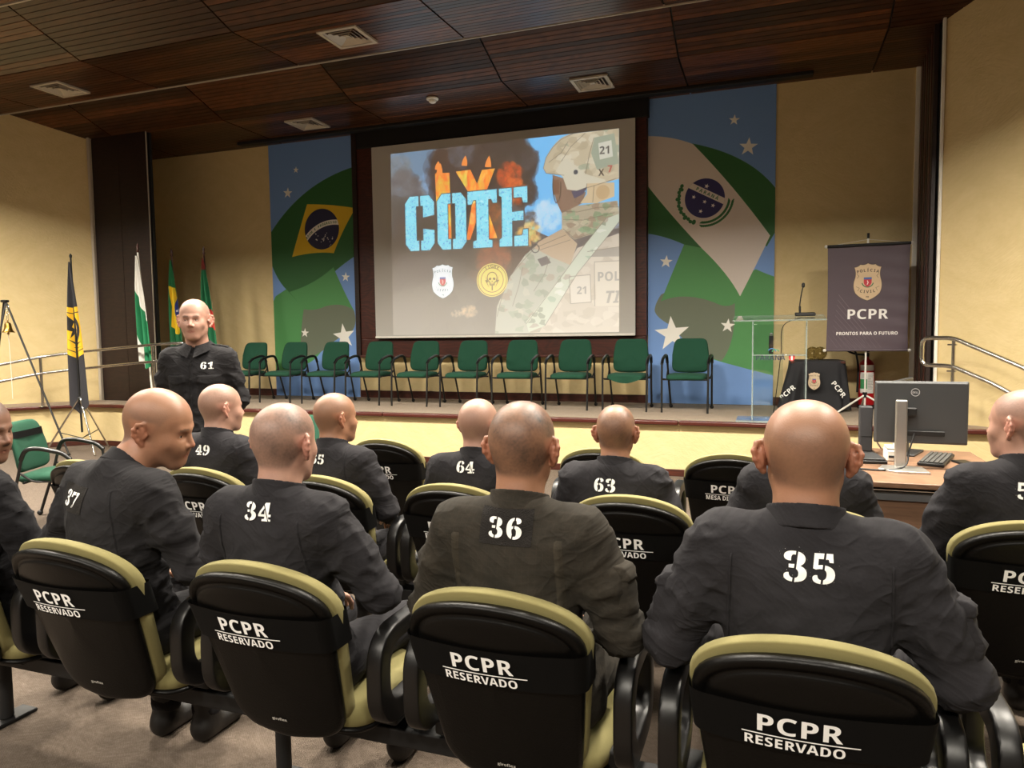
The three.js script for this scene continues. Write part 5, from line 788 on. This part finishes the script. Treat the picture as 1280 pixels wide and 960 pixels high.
function headColors(g, o) {
  const p = g.attributes.position, c = new Float32Array(p.count * 3), skin = o.skin, hair = o.hair, st = o.stubble ?? 0.6, bald = o.bald ?? 0, beard = o.beard ?? 0;
  for (let i = 0; i < p.count; i++) {
    const x = p.getX(i), y = p.getY(i), z = p.getZ(i); let r = skin[0], gg = skin[1], b = skin[2];
    const n = noise(x * 38, y * 38, z * 38), n2 = noise(x * 14 + 5, y * 14, z * 14), n3 = noise(x * 150, y * 150, z * 150);
    const v = 1 + 0.10 * n + 0.10 * n2 + 0.05 * n3; r *= v; gg *= v * (1 - 0.03 * n2); b *= v;
    const red = 0.10 * Math.max(sstep(0.074, 0.088, Math.abs(x)) * sstep(0.05, 0.02, Math.abs(y + 0.008)), sstep(0.02, 0, Math.hypot(x, y + 0.036)) * sstep(-0.1, -0.11, z)); r *= 1 + red; gg *= 1 - red; b *= 1 - red;
    const hairline = lerp(lerp(0.072, 0.012, sstep(-0.07, -0.02, z)), -0.06, sstep(0.0, 0.062, z)) + 0.010 * n2;
    let m = sstep(-0.013, 0.013, y - hairline) * (1 - sstep(0.076, 0.082, Math.abs(x)) * sstep(0.045, 0.03, y));
    if (bald) m *= 1 - bald * sstep(0.04, 0.085, y + 0.01 * n2 - 0.1 * Math.max(0, z));
    m *= st * (0.8 + 0.55 * n2 + 0.25 * n + 0.3 * n3);
    r = lerp(r, hair[0], m); gg = lerp(gg, hair[1], m); b = lerp(b, hair[2], m);
    if (beard) { const q = beard * sstep(-0.045, -0.065, y) * sstep(0.02, -0.02, z) * sstep(-0.14, -0.12, y) * (0.7 + 0.4 * n3); r = lerp(r, hair[0], q); gg = lerp(gg, hair[1], q); b = lerp(b, hair[2], q); }
    if (z < -0.08 && Math.abs(x) < 0.024 && Math.abs(y + 0.0722) < 0.0095 * (1 - (x / 0.025) ** 2)) { r = lerp(r, skin[0] * 0.85, 0.7); gg = lerp(gg, skin[1] * 0.6, 0.7); b = lerp(b, skin[2] * 0.62, 0.7); }
    if (z < -0.07 && Math.abs(x) > 0.012 && Math.abs(x) < 0.046 && Math.abs(y - 0.021 + 0.1 * Math.abs(Math.abs(x) - 0.03)) < 0.004) { r = lerp(r, 0.07, 0.6); gg = lerp(gg, 0.045, 0.6); b = lerp(b, 0.035, 0.6); }
    c[3 * i] = r; c[3 * i + 1] = gg; c[3 * i + 2] = b;
  }
  g.setAttribute('color', new THREE.BufferAttribute(c, 3)); return g;
}
function flatColor(g, col) { const n = g.attributes.position.count, c = new Float32Array(n * 3); for (let i = 0; i < n; i++) { c[3 * i] = col[0]; c[3 * i + 1] = col[1]; c[3 * i + 2] = col[2]; } g.setAttribute('color', new THREE.BufferAttribute(c, 3)); return g; }
const handGeo = (() => {      // left-side hand: wrist at the origin, fingers along -z, palm down, thumb at +x
  const P = [], xs = [-0.032, -0.011, 0.011, 0.031], len = [0.030, 0.037, 0.040, 0.036];
  P.push(cap([0, 0, 0.03], [0, 0, -0.02], 0.024, 0.026, 0.02));
  xs.forEach((x, i) => { P.push(cap([x * 0.7, 0, -0.015], [x, 0.002, -0.085], 0.0135, 0.0115, 0.014)); const l = len[i], k = [x, 0.002, -0.085], m = [x * 1.04, -0.006, -0.085 - l * 1.1], n = [x * 1.03, -0.026, -0.085 - l * 1.75], e = [x * 1.0, -0.045, -0.085 - l * 1.95]; P.push(cap(k, m, 0.0098, 0.0092, 0.005), cap(m, n, 0.0092, 0.0084, 0.004), cap(n, e, 0.0084, 0.0072, 0.004)); });
  P.push(cap([0.02, -0.004, -0.02], [0.046, -0.012, -0.055], 0.015, 0.0115, 0.012), cap([0.046, -0.012, -0.055], [0.053, -0.022, -0.088], 0.0105, 0.0085, 0.005));
  return surfaceNet(field(P), [-0.07, -0.08, -0.19], [0.08, 0.04, 0.07], 0.0042);
})();
const cloth = dataTex(256, 256, (u, v, i, j) => { const n = 14 * tn(u, v, 10, 2) + 8 * tn(u, v, 40, 6) + 10 * (rnd() - 0.5); return [200 + n, 198 + n, 200 + n]; }, true, 1.5);
const clothRip = dataTex(320, 320, (u, v, i, j) => { const n = 22 * tn(u, v, 8, 3) + 16 * tn(u, v, 24, 1) + 14 * (rnd() - 0.5) + ((i % 10 === 0 || j % 10 === 0) ? 14 : 0); return [205 + n * 1.15, 200 + n, 188 + n * 0.9]; }, true, 2);
const weave = dataTex(384, 384, (u, v, i, j) => { const r = (f, q) => { const t = 1 - Math.abs(tn(u, v, f, q)) * 3; return t > 0 ? t * t : 0; }; const n = 70 + 75 * r(9, 1) + 60 * r(17, 4) * (0.5 + tn(u, v, 5, 8)) + 24 * tn(u, v, 60, 3) + 12 * (rnd() - 0.5); return [n, n, n]; }, false, 1.6);
const uniformMat = (c, map = cloth) => phys({ color: c, map, roughness: 0.92, specularIntensity: 0.5, bumpMap: weave, bumpScale: 0.0052 });
const pores = dataTex(128, 128, (u, v) => { const n = 128 + 60 * tn(u, v, 30, 3) + 50 * (rnd() - 0.5); return [n, n, n]; }, false, 9);
const skinMat = std({ vertexColors: true, roughness: 0.48, bumpMap: pores, bumpScale: 0.00045 });
const bootMat = std({ color: 0x14110f, roughness: 0.5 });
function digitsTex(txt, splat) {
  return canvasTex(256, 160, (x, W, H) => {
    x.clearRect(0, 0, W, H); x.fillStyle = '#efeeea'; x.font = 'bold 168px serif'; x.textAlign = 'center'; x.textBaseline = 'middle';
    [...txt].forEach((ch, i) => { const cx = W * (0.27 + 0.46 * i) + (txt.length === 1 ? 60 : 0); x.save(); x.translate(cx, H / 2 + 6); x.scale(1.12, 1); x.fillText(ch, 0, 0, 100); x.lineWidth = 5; x.strokeStyle = '#efeeea'; x.strokeText(ch, 0, 0, 100); x.restore(); x.save(); x.globalCompositeOperation = 'destination-out'; x.translate(cx, H / 2); x.rotate(0.14); if (ch !== '4' && ch !== '1') x.fillRect(-5, -90, 9, 180); else { x.rotate(-0.5); x.fillRect(4, -90, 7, 180); } x.restore(); });
    if (splat) { x.fillStyle = '#e6e4e0'; for (let i = 0; i < 60; i++) { x.globalAlpha = 0.7; x.beginPath(); x.arc(W * rnd(), H * rnd(), 0.6 + 1.6 * rnd() * rnd(), 0, 7); x.fill(); } x.globalAlpha = 1; }
  });
}
function conform(f, cx, cy, w, h, dir, nu, nv, off, sink = 0, rot = 0, zs = 0.4, shapeFn = null) {      // patch lying on field f, seen along z; dir +1: from +z side
  const cr = Math.cos(rot), sr = Math.sin(rot);
  return grid(nu, nv, (u, v) => {
    const U0 = (u - 0.5) * w * dir, V0 = (v - 0.5) * h, [U, W2] = shapeFn ? shapeFn(U0, V0) : [U0, V0]; const x = cx + U * cr - W2 * sr, y = cy + U * sr + W2 * cr; let z = zs * dir; for (let i = 0; i < 60; i++) { const d = f(x, y, z); if (d < 0.0004 || z * dir < -0.12) break; z -= dir * Math.max(d * 0.8, 0.0004); }
    const edge = sink && (u < 1e-6 || v < 1e-6 || u > 1 - 1e-6 || v > 1 - 1e-6) ? -sink : off; return [x, y, z + dir * edge];
  });
}
function person(o) {
  const s = o.s ?? 1, g = o.girth ?? 1, sw = o.sw ?? 1, J = {};
  const k = thing('person', o.label, 'person', [o.x, 0, o.z], o.yaw ?? 0);
  const S = (x, y, z) => [x * s, y * s, z * s];
  const st = o.stand, lean = o.lean ?? 0, side = o.side ?? 0;   // lean: forward at the shoulders, side: to +x
  if (!st) {
    J.pel = S(0, 0.55, -0.13); J.belly = S(side * 0.3, 0.72, -0.07 - lean * 0.3); J.chest = S(side * 0.7, 0.91, -0.015 - lean * 0.7); J.neck = S(side, 1.105, -0.01 - lean); J.sh = 1.045; J.shz = 0.0 - lean;
    J.head = S(side * 1.25 + (o.hx ?? 0), 1.255 + (o.hy ?? 0), -0.05 - lean * 1.3 + (o.hz ?? 0));
  } else { J.pel = S(0, 0.95, 0); J.belly = S(0, 1.1, -0.01); J.chest = S(0, 1.3, 0.0); J.neck = S(0, 1.49, 0.02); J.sh = 1.425; J.shz = 0.02; J.head = S(0, 1.66, -0.02); }
  const dy = st ? 0.38 : 0;
  const torso = [ell(J.pel, S(0.185 * g, 0.13, 0.13 * g), 0.05), ell(J.belly, S(0.165 * g, 0.17, 0.118 * g), 0.06), ell(J.chest, S(0.178 * g * sw, 0.19, 0.122 * g), 0.06)];
  const shx = 0.178 * sw * g ** 0.5, yaw2 = o.twist ?? 0, shp = [-1, 1].map(q => S(side + q * shx, J.sh - (o.drop ?? 0) * q, J.shz + q * yaw2));
  torso.push(cap(S(side - shx * 0.72, J.sh - 0.032, J.shz - yaw2 * 0.7), S(side + shx * 0.72, J.sh - 0.032, J.shz + yaw2 * 0.7), 0.075 * s * g ** 0.5, 0.075 * s * g ** 0.5, 0.06));
  for (const q of [0, 1]) torso.push(cap([J.neck[0], J.neck[1] - 0.012 * s, J.neck[2] + 0.012], [lerp(J.neck[0], shp[q][0], 0.85), shp[q][1] + 0.012 * s, shp[q][2]], 0.058 * s, 0.05 * s, 0.05));
  const el = o.elbows ?? [[-0.272, 0.79, -0.07], [0.272, 0.79, -0.07]], wr = o.wrists ?? [[-0.14, 0.68, -0.33], [0.14, 0.68, -0.33]], aw = o.aw ?? 1;
  const arms = []; [0, 1].forEach(q => { const e = S(...el[q]), w = S(...wr[q]); arms.push(cap(shp[q], [lerp(shp[q][0], e[0], 0.5), lerp(shp[q][1], e[1], 0.5), lerp(shp[q][2], e[2], 0.5)], 0.066 * s * aw, 0.062 * s * aw, 0.05), cap([lerp(shp[q][0], e[0], 0.5), lerp(shp[q][1], e[1], 0.5), lerp(shp[q][2], e[2], 0.5)], e, 0.062 * s * aw, 0.053 * s * aw, 0.03), cap(e, w, 0.054 * s * aw, 0.04 * s * aw, 0.03)); });
  const base = field(torso.concat(arms)), ph = o.seed ?? 0, fa = o.folds ?? 1;
  const shirtF = (x, y, z) => {
    const d = base(x, y, z); if (Math.abs(d) > 0.05) return d;
    const Y = y / s - dy, low = sstep(1.0, 0.75, Y), armw = sstep(0.15, 0.26, Math.abs(x / s - side));
    const wx = x + 0.05 * noise(x * 6 + ph, y * 6, z * 6), wy = y + 0.05 * noise(x * 6, y * 6 + ph + 9, z * 6);
    const a = noise(wx * 7 + ph, wy * 22 + wx * 5, z * 7), r1 = 1 - Math.abs(noise(wx * 9 - wy * 11 + ph, wx * 6 + wy * 9, z * 9 + 3)) * 2.4, r2 = 1 - Math.abs(noise(wx * 13 + wy * 5 + ph, wy * 17, z * 13 + 7)) * 2.4, k2 = Math.max(low, armw);
    return d - fa * (0.004 * k2 * a + (0.002 + 0.005 * k2) * Math.max(-0.3, r1) * Math.abs(r1) + (0.0025 + 0.005 * k2) * Math.max(-0.3, r2) * Math.abs(r2));
  };
  const lo = [1e9, 1e9, 1e9], hi = [-1e9, -1e9, -1e9]; for (const p of torso.concat(arms)) { const pts = p.t === 0 ? [[p.a, p.ra], [p.b, p.rb]] : [[p.c, Math.max(...p.r)]]; for (const [c, r] of pts) for (let i = 0; i < 3; i++) { lo[i] = Math.min(lo[i], c[i] - r - 0.03); hi[i] = Math.max(hi[i], c[i] + r + 0.03); } }
  const mat = o.mat ?? uniformMat(o.color ?? 0x333133);
  const shirt = obj('uniform_shirt', planarUV(surfaceNet(shirtF, lo, hi, o.fine ? 0.0085 : 0.011)), mat, k);
  // skin: head, neck, hands and the body inside the clothes, one mesh
  const hs = s * (o.hs ?? 1), hm = new THREE.Matrix4().compose(V(...J.head), new THREE.Quaternion().setFromEuler(new THREE.Euler(o.headPitch ?? 0, o.headYaw ?? 0, o.headRoll ?? 0, 'YXZ')), V(hs, hs, hs)), inv = hm.clone().invert();
  const nt = V(J.neck[0], J.neck[1] - 0.03 * s, J.neck[2] + 0.005).applyMatrix4(inv);
  const hp = headPrims(o, [nt.x, nt.y, nt.z]), hf = field(hp);
  const hl = [Math.min(-0.125, nt.x - 0.07), nt.y - 0.01, -0.14], hh = [Math.max(0.125, nt.x + 0.07), 0.14, Math.max(0.14, nt.z + 0.08)];
  const hg = headColors(surfaceNet(hf, hl, hh, o.fine ? 0.0034 : 0.004), o).applyMatrix4(hm);
  const inner = torso.concat(arms).map(p => p.t === 0 ? cap(p.a, p.b, Math.max(0.02, p.ra - 0.028), Math.max(0.018, p.rb - 0.022), 0.03) : ell(p.c, p.r.map(r => r - 0.03), 0.04)); inner.push(cap(J.neck, J.chest, 0.05 * s, 0.06 * s, 0.03));
  const parts = [hg, flatColor(surfaceNet(field(inner), lo, hi, 0.022), o.skin)];
  [0, 1].forEach(q => { const e = V(...S(...el[q])), w = V(...S(...wr[q])), d = w.clone().sub(e).normalize(); const m = new THREE.Matrix4().lookAt(w, w.clone().add(d), V(0, 1, 0)).setPosition(w.clone().addScaledVector(d, 0.03)); const h = handGeo.clone(); if (q) { h.scale(-1, 1, 1); const ix = h.index.array; for (let i = 0; i < ix.length; i += 3) { const t = ix[i]; ix[i] = ix[i + 1]; ix[i + 1] = t; } } h.computeVertexNormals(); parts.push(flatColor(h.scale(s, s, s).applyMatrix4(m), o.skin)); });
  obj('body', parts.map(q => planarUV(q)), skinMat, k);
  for (const q of [-1, 1]) if (o.eyes) { const eye = obj('eye', new THREE.SphereGeometry(0.0118, 14, 10).translate(q * 0.031, -0.0034, -0.0795).applyMatrix4(hm), std({ color: 0xd8d0c8, roughness: 0.2 }), k); obj('iris', new THREE.SphereGeometry(0.0056, 10, 8).translate(q * 0.031 + (o.gaze ?? 0), -0.0034, -0.0868).applyMatrix4(hm), std({ color: 0x2a1d14, roughness: 0.2 }), eye); }
  // collar: band round the neck
  const nk = cap([0, -0.04, 0.018], [nt.x, nt.y, nt.z], 0.056 * (o.nw ?? 1.13), 0.061 * (o.nw ?? 1.13));
  const A = V(0, -0.04, 0.018).applyMatrix4(hm), ax = A.clone().sub(V(...J.neck)).normalize(), c0 = V(...J.neck);
  const cf = (x, y, z) => { const p = V(x, y, z), q = p.clone().applyMatrix4(inv), d = primD(nk, q.x, q.y, q.z) * hs, hgt = p.sub(c0).dot(ax) + (o.stand ? 0.25 : 0.12) * (z - J.neck[2]) * (o.stand ? -1 : 1) * -1; const slope = Math.max(0, 0.02 - hgt) * 0.12; return Math.max(Math.abs(d - 0.009 - slope) - 0.0042, hgt - 0.038, -hgt - 0.018); };
  if (!st) obj('collar', planarUV(surfaceNet(cf, [c0.x - 0.13, c0.y - 0.09, c0.z - 0.13], [c0.x + 0.13, c0.y + 0.12, c0.z + 0.13], 0.0042)), mat, k);
  // trousers and boots
  const hip = st ? 0.93 : 0.53, legs = [];
  const kn = o.knees ?? (st ? [[-0.1, 0.5, -0.02], [0.1, 0.5, -0.02]] : [[-0.15, 0.52, -0.53], [0.15, 0.52, -0.53]]), an = o.ankles ?? (st ? [[-0.11, 0.12, 0.02], [0.11, 0.12, 0.02]] : [[-0.14, 0.13, -0.5], [0.14, 0.13, -0.5]]);
  [0, 1].forEach(q => { const h = S(q ? 0.09 : -0.09, hip, st ? 0 : -0.14), a = S(...kn[q]), b = S(...an[q]); legs.push(cap(h, a, 0.095 * s * g ** 0.5, 0.07 * s, 0.04), cap(a, b, 0.066 * s, 0.055 * s, 0.03)); });
  legs.push(ell([J.pel[0], J.pel[1] - 0.02, J.pel[2]], S(0.2 * g, 0.1, 0.13 * g), 0.05));
  const lf = field(legs); obj('trousers', planarUV(surfaceNet((x, y, z) => { const d = lf(x, y, z); return Math.abs(d) > 0.05 ? d : d - 0.006 * noise(x * 12 + ph, y * 18, z * 12); }, S(-0.32, 0.05, -0.68), S(0.32, st ? 1.1 : 0.68, 0.2), 0.015)), mat, k);
  [0, 1].forEach(q => { const b = S(...an[q]), f0 = [b[0], 0, b[2]]; const bf = field([cap([b[0], 0.18, b[2]], [b[0], 0.075, b[2] + 0.005], 0.05, 0.047, 0.03), cap([f0[0], 0.05, f0[2] + 0.02], [f0[0], 0.042, f0[2] - 0.15], 0.046, 0.04, 0.03)]); obj('boot', planarUV(surfaceNet((x, y, z) => Math.max(bf(x, y, z), 0.004 - y), [f0[0] - 0.08, -0.02, f0[2] - 0.22], [f0[0] + 0.08, 0.26, f0[2] + 0.1], 0.01)), bootMat, k); });
  // printed number and seams lying on the shirt
  const dir = st ? -1 : 1;
  if (o.num) {
    const n = o.numAt; if (o.numPatch) obj('number_patch', conform(shirtF, n[0], n[1], n[2] * 1.35, n[2] * 0.85, dir, 12, 8, 0.0022, 0, n[3] ?? 0), uniformMat(0x33302d), k);
    obj('number_print', conform(shirtF, n[0], n[1], n[2], n[2] * 0.625, dir, 20, 14, o.numPatch ? 0.0036 : 0.0026, 0, n[3] ?? 0), decal(digitsTex(o.num, o.splat), { roughness: 0.8 }), k);
  }
  for (const q of o.strips ?? []) obj(q.name ?? 'seam', planarUV(conform(shirtF, q.x, q.y, q.w, q.h, dir, 3, 26, q.off ?? 0.0025, 0.003, q.rot ?? 0)), q.mat ?? mat, k);
  if (o.extra) o.extra({ k, shirtF, mat, s, J, hm, dir, shp });
  return { k, shirtF, J };
}
const SK = { pale: [0.40, 0.225, 0.165], pink: [0.39, 0.212, 0.155], tan: [0.31, 0.152, 0.088], brown: [0.18, 0.088, 0.055] }, HR = { grey: [0.09, 0.062, 0.05], dark: [0.06, 0.036, 0.025], light: [0.14, 0.085, 0.058] };
const sleevePocket = (n) => ({ k, shirtF, mat }) => { for (const q of n === 2 ? [-1, 1] : [1]) for (const [name, y0, h, off] of [['sleeve_pocket', 0.895, 0.13, 0.009], ['pocket_flap', 0.945, 0.045, 0.015]]) obj(name, planarUV(grid(10, 8, (u, v) => { const z = -0.015 + (u - 0.5) * 0.075, y = y0 + (v - 0.5) * h; let x = q * 0.6; for (let i = 0; i < 60; i++) { const d = shirtF(x, y, z); if (d < 0.0005 || x * q < 0.24) break; x -= q * Math.max(0.0005, d * 0.8); } const e = u < 1e-6 || v < 1e-6 || u > 1 - 1e-6 || v > 1 - 1e-6; return [x + q * (e ? -0.003 : off), y, z]; })), mat, k); };
const seam = (x, y, h, rot = 0, w = 0.008) => ({ x, y, w, h, rot, off: 0.004 });
{
  const AZ = ROW.A, BZ = ROW.B;
  person({ x: -0.625, z: AZ, s: 0.99, fine: 1, seed: 1, skin: SK.tan, hair: HR.dark, stubble: 0.8, label: 'seated man with shaved head, number 36 on his faded black uniform back', num: '36', numAt: [-0.005, 1.062, 0.105], numPatch: 1, mat: uniformMat(0x383531, clothRip), hy: 0.0,
    strips: [{ name: 'back_pleat', x: 0.135, y: 0.93, w: 0.028, h: 0.22, off: 0.004, rot: 0.03, mat: uniformMat(0x433f39, clothRip) }, { name: 'back_pleat', x: -0.15, y: 0.93, w: 0.028, h: 0.22, off: 0.004, rot: -0.03, mat: uniformMat(0x433f39, clothRip) }], elbows: [[-0.285, 0.80, -0.05], [0.27, 0.78, -0.05]], extra: sleevePocket(1) });
  person({ x: 0.08, z: AZ, s: 1.0, fine: 1, seed: 2, girth: 1.08, sw: 1.03, aw: 1.1, hs: 1.02, hw: 1.08, nw: 1.22, skin: SK.tan, hair: HR.dark, stubble: 0.5, bald: 0.7, label: 'broad seated man with bald tan head, number 35 spray-stencilled on black uniform', num: '35', numAt: [0.005, 1.035, 0.125], splat: 1, color: 0x333235, strips: [seam(-0.165, 0.93, 0.24, -0.04), seam(0.175, 0.93, 0.24, 0.04)], elbows: [[-0.31, 0.78, -0.03], [0.325, 0.77, -0.03]], wrists: [[-0.2, 0.68, -0.33], [0.2, 0.68, -0.33]], extra: sleevePocket(2) });
  person({ x: -1.395, z: AZ, s: 0.975, fine: 1, seed: 3, skin: SK.pale, hair: HR.grey, stubble: 0.72, label: 'seated man with grey-stubbled head, number 34 on his black uniform back', num: '34', numAt: [0.0, 1.048, 0.105], color: 0x302f32, strips: [seam(0.14, 0.93, 0.2, 0.1), seam(-0.145, 0.93, 0.2, -0.06)], wrists: [[-0.14, 0.68, -0.33], [0.13, 0.73, -0.36]], elbows: [[-0.29, 0.79, -0.06], [0.30, 0.80, -0.09]] });
  person({ x: -2.14, z: AZ, s: 1.0, fine: 1, seed: 4, girth: 1.03, lean: 0.07, side: 0.035, twist: 0.03, skin: SK.tan, hair: HR.grey, stubble: 0.55, bald: 0.75, beard: 0.15, hs: 1.07, hx: 0.06, hy: -0.02, hz: -0.05, headYaw: -1.25, headPitch: -0.22, headRoll: -0.1, eyes: 1, label: 'seated bald man turning his face to the side, number 37 on black uniform', num: '37', numAt: [-0.06, 1.02, 0.10, -0.06], numPatch: 1, color: 0x2e2d2f, strips: [seam(0.13, 0.93, 0.26, 0.12)], elbows: [[-0.29, 0.80, -0.08], [0.30, 0.78, -0.12]], ankles: [[-0.08, 0.13, -0.34], [0.1, 0.13, -0.36]] });
  person({ x: -2.80, z: AZ, s: 0.97, seed: 5, skin: SK.brown, hair: HR.dark, stubble: 0.7, hx: 0.02, headYaw: -1.35, headPitch: -0.1, label: 'man in black uniform with brown face in profile, beside number 37', color: 0x1d1c1f, hz: -0.03 });
  // middle row
  person({ x: -2.635, z: BZ, s: 0.95, seed: 6, skin: SK.pale, hair: HR.light, stubble: 0.55, headYaw: -0.45, label: 'seated man with pale shaved head, number 49 on his black uniform back', num: '49', numAt: [-0.005, 1.0, 0.10], color: 0x333235 });
  person({ x: -1.955, z: BZ, s: 0.925, seed: 7, skin: SK.tan, hair: HR.light, stubble: 0.5, headYaw: -0.5, label: 'seated man with blotchy shaved head, number 65 on his black uniform back', num: '65', numAt: [-0.02, 0.985, 0.09], color: 0x333235, strips: [seam(0.12, 0.95, 0.18, 0.08)] });
  person({ x: -1.215, z: BZ, s: 0.915, seed: 8, skin: SK.pale, hair: HR.light, stubble: 0.4, headYaw: -0.15, label: 'seated man with pink shaved head, number 64 on his black uniform back', num: '64', numAt: [-0.015, 0.985, 0.10], color: 0x2e2d30 });
  person({ x: -0.6, z: BZ, s: 0.905, seed: 9, girth: 1.06, skin: SK.tan, hair: HR.dark, stubble: 0.65, headYaw: 0.05, label: 'seated man with dark-stubbled head, number 63 on his black uniform back', num: '63', numAt: [-0.02, 0.945, 0.105], color: 0x333235, folds: 1.2 });
  person({ x: 0.12, z: BZ, s: 0.93, seed: 10, girth: 1.05, skin: SK.tan, hair: HR.dark, headYaw: 0, label: 'man in black uniform hidden in front of number 35, only shoulders showing', color: 0x2f2e31 });
  person({ x: 0.825, z: BZ, s: 0.965, seed: 11, skin: SK.pink, hair: HR.grey, stubble: 0.55, headYaw: 0.75, label: 'seated man with shaved head turned towards the desk, blurred number 5 on back', num: '52', numAt: [0.0, 1.01, 0.11], splat: 1, color: 0x2f2e31 });
  // the standing man
  person({ x: -3.355, z: -3.55, yaw: Math.PI + 0.42, s: 1.0, stand: 1, fine: 1, sw: 0.95, aw: 0.9, seed: 12, skin: SK.pink, hair: HR.light, stubble: 0.5, headYaw: 0.12, headPitch: 0.03, eyes: 1, gaze: 0.002, label: 'standing man in black uniform shirt with number 61 on his chest', num: '61', numAt: [-0.09, 1.385, 0.085], color: 0x2a292b,
    elbows: [[-0.235, 1.16, 0.06], [0.235, 1.16, 0.06]], wrists: [[-0.08, 0.98, 0.19], [0.08, 0.96, 0.2]],
    extra: ({ k, shirtF, mat, J }) => {
      for (const q of [-1, 1]) { const p = obj('chest_pocket', conform(shirtF, q * 0.095, 1.25, 0.125, 0.12, -1, 8, 8, 0.004, 0.003), mat, k); obj('pocket_flap', conform(shirtF, q * 0.095, 1.302, 0.132, 0.05, -1, 10, 6, 0.0085, 0.001, 0, 0.4, (U, W2) => [U, W2 + (W2 < 0 ? -0.018 * (1 - Math.abs(U) / 0.066) : 0)]), mat, p); }
      obj('button_placket', conform(shirtF, 0, 1.22, 0.03, 0.4, -1, 3, 24, 0.004, 0.002), mat, k);
      for (const y of [1.39, 1.3, 1.2, 1.1]) { let z = -0.4; for (let i = 0; i < 60; i++) { const d = shirtF(0, y, z); if (d < 0.0005) break; z += d * 0.8; } obj('button', new THREE.CylinderGeometry(0.006, 0.006, 0.004, 10).rotateX(Math.PI / 2).translate(0, y, z - 0.006), M.black, k); }
      for (const q of [-1, 1]) { const c = J.neck; obj('collar_leaf', grid(10, 5, (u, v) => { const a = lerp(0.12, 2.6, u) * q, r = 0.07 + 0.036 * v + (u < 0.35 ? 0.03 * v : 0); return [c[0] + Math.sin(a) * r, c[1] + 0.062 - 0.04 * v - (u < 0.3 ? 0.03 * v * (1 - u / 0.3) : 0) - (1 - u) * 0.05, c[2] - Math.cos(a) * r * 1.05]; }), mat, k);
        obj('shoulder_strap', grid(8, 4, (u, v) => { const x = q * lerp(0.09, 0.19, u), z = 0.02 + (v - 0.5) * 0.045; let y = 1.7; for (let i = 0; i < 60; i++) { const d = shirtF(x, y, z); if (d < 0.0005) break; y -= d * 0.8; } return [x, y + 0.005, z]; }), mat, k); }
    } });
}
renderer.render(scene, camera);
